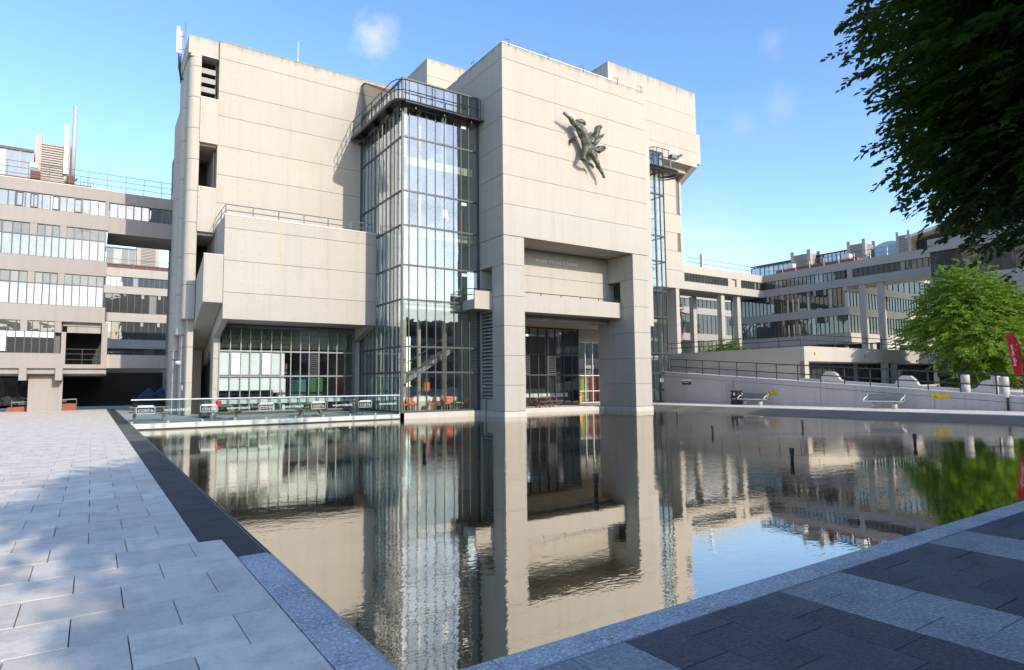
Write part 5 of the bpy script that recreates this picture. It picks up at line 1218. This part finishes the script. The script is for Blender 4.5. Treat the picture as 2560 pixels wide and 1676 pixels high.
def tree(name, lab, x, y, z0, h0, cx, cy, cz, rx, ry, rz, n, ls, ln, m, seed, tr=.2, keep=None, group=None, nl=16, lumps=14, clumps=None, low=-.25, tilt=.5):
    rnd = random.Random(seed)
    t = thing(name, lab, 'tree', (x, y, z0), group)
    path = [(x,y,z0-.1),(x+.05,y,z0+h0*.5),(x*.6+cx*.4,y*.6+cy*.4,z0+h0),(cx,cy,cz+rz*.6)]
    MB().tube(path, [tr*1.25, tr, tr*.85, tr*.15], 10).build('trunk', 'bark', t, True)
    lm = MB()
    for k in range(16):
        a = rnd.uniform(0, 6.28); e = rnd.uniform(low,.75); s = rnd.uniform(0,.8)
        st = Vector(path[2])*(1-s)+Vector(path[3])*s; rr = rnd.uniform(.55,.95)
        en = Vector((cx+rx*rr*math.cos(a), cy+ry*rr*math.sin(a), max(st.z+.1, cz+rz*e*.9)))
        md = st*.5+en*.5+Vector((0,0,.12*(en-st).length))
        lm.tube([st, md, en], [tr*.45, tr*.25, tr*.05], 6)
    lm.build('limbs', 'bark', t, True)
    leafcrown('crown', m, t, crown_twigs(cx,cy,cz,rx,ry,rz,n,ln,rnd,keep=keep,lumps=lumps,clumps=clumps), ls, seed, nl, tilt=tilt)
    return t
GT = 'trees around the pond'
# big dark tree leaning in from the right, close to the viewpoint
tree('beech_tree', 'large dark tree whose shaded crown hangs into the top right corner', 14.7, 1.1, 0, 3.4, 14.5, 2.2, 7.95, 4.35, 4.35, 4.9, 9000, .18, .7, 'leaf_dark', 11, .28, nl=18, lumps=90, low=.1)
# bright maple on the terrace
tree('maple_tree', 'bright green maple with layered branches in front of the dark block on the right', 60.5, 20.4, .9, 1.8, 58.9, 21.2, 6.0, 5.4, 5.4, 5.6, 3500, .26, 1.0, 'leaf_bright', 21, .16, nl=14, lumps=44, tilt=1.6, keep=lambda p, q: (q.x*q.x+q.y*q.y)**.5 < .5+.62*(.55-q.z) if q.z > -.35 else True)
tree('young_tree', 'green tree showing behind the fin wall left of the bridge columns', 66.0, 60.5, 1, 3.0, 65.2, 60.5, 9.2, 3.0, 3.0, 4.6, 700, .34, 1.1, 'leaf_mid', 31, .18)
t = thing('shrub', 'rounded green shrub below the tall bridge columns', 'shrub', (62, 46.5, 3)); 
leafcrown('foliage', 'leaf_bright', t, crown_twigs(62.0,46.8,5.0,3.0,2.5,1.9,600,.8,random.Random(5)), .26, 5); MB().tube([(62,46.5,1.0),(62.2,46.8,5.0)], .12, 6).build('stem', 'bark', t)
# trees behind the viewpoint, seen only by their shade and in reflections
tree('plane_tree', 'tall broad tree behind the viewpoint shading the plaza slabs', 6.5, -9.5, 0, 3.5, 6.5, -9.3, 7.4, 3.4, 3.0, 2.6, 0, .26, .8, 'leaf_dark', 41, .25, nl=14, clumps=[(3.9,-6.9,7.6,1.4,420),(5.3,-6.7,8.2,1.9,640),(7.2,-6.4,8.9,2.3,560),(9.2,-6.2,9.4,2.4,480),(11.2,-6.2,10.0,2.6,420),(5.9,-9,6.4,1.5,260),(4.6,-9,6.7,1.0,200),(4.0,-9.4,5.9,1.0,210),(6.6,-9,5.2,1.7,220),(8.0,-9,6.6,2.2,300),(3.0,-9.8,6.3,.8,18),(2.7,-9.2,5.0,1.0,50),(4.0,-9.2,5.0,1.2,200)])
tree('plane_tree', 'tall broad tree behind the viewpoint shading the southern paving', 12.5, -12, 0, 3.0, 12.5, -11.5, 7.5, 4.6, 4.2, 5.5, 2600, .30, 1.0, 'leaf_dark', 42, .25, nl=12, lumps=30)
tree('plane_tree', 'tall broad tree behind the viewpoint further along the southern paving', 21, -11, 0, 3.0, 21, -11, 7.5, 4.8, 4.2, 5.5, 2600, .30, 1.0, 'leaf_dark', 43, .25, nl=12, lumps=30)
tree('plane_tree', 'tall broad tree behind the viewpoint near the rear building', 10.5, -19, 0, 3.0, 10.5, -19, 7, 5, 4.2, 5, 2200, .32, 1.0, 'leaf_dark', 44, .25, nl=12, lumps=30)
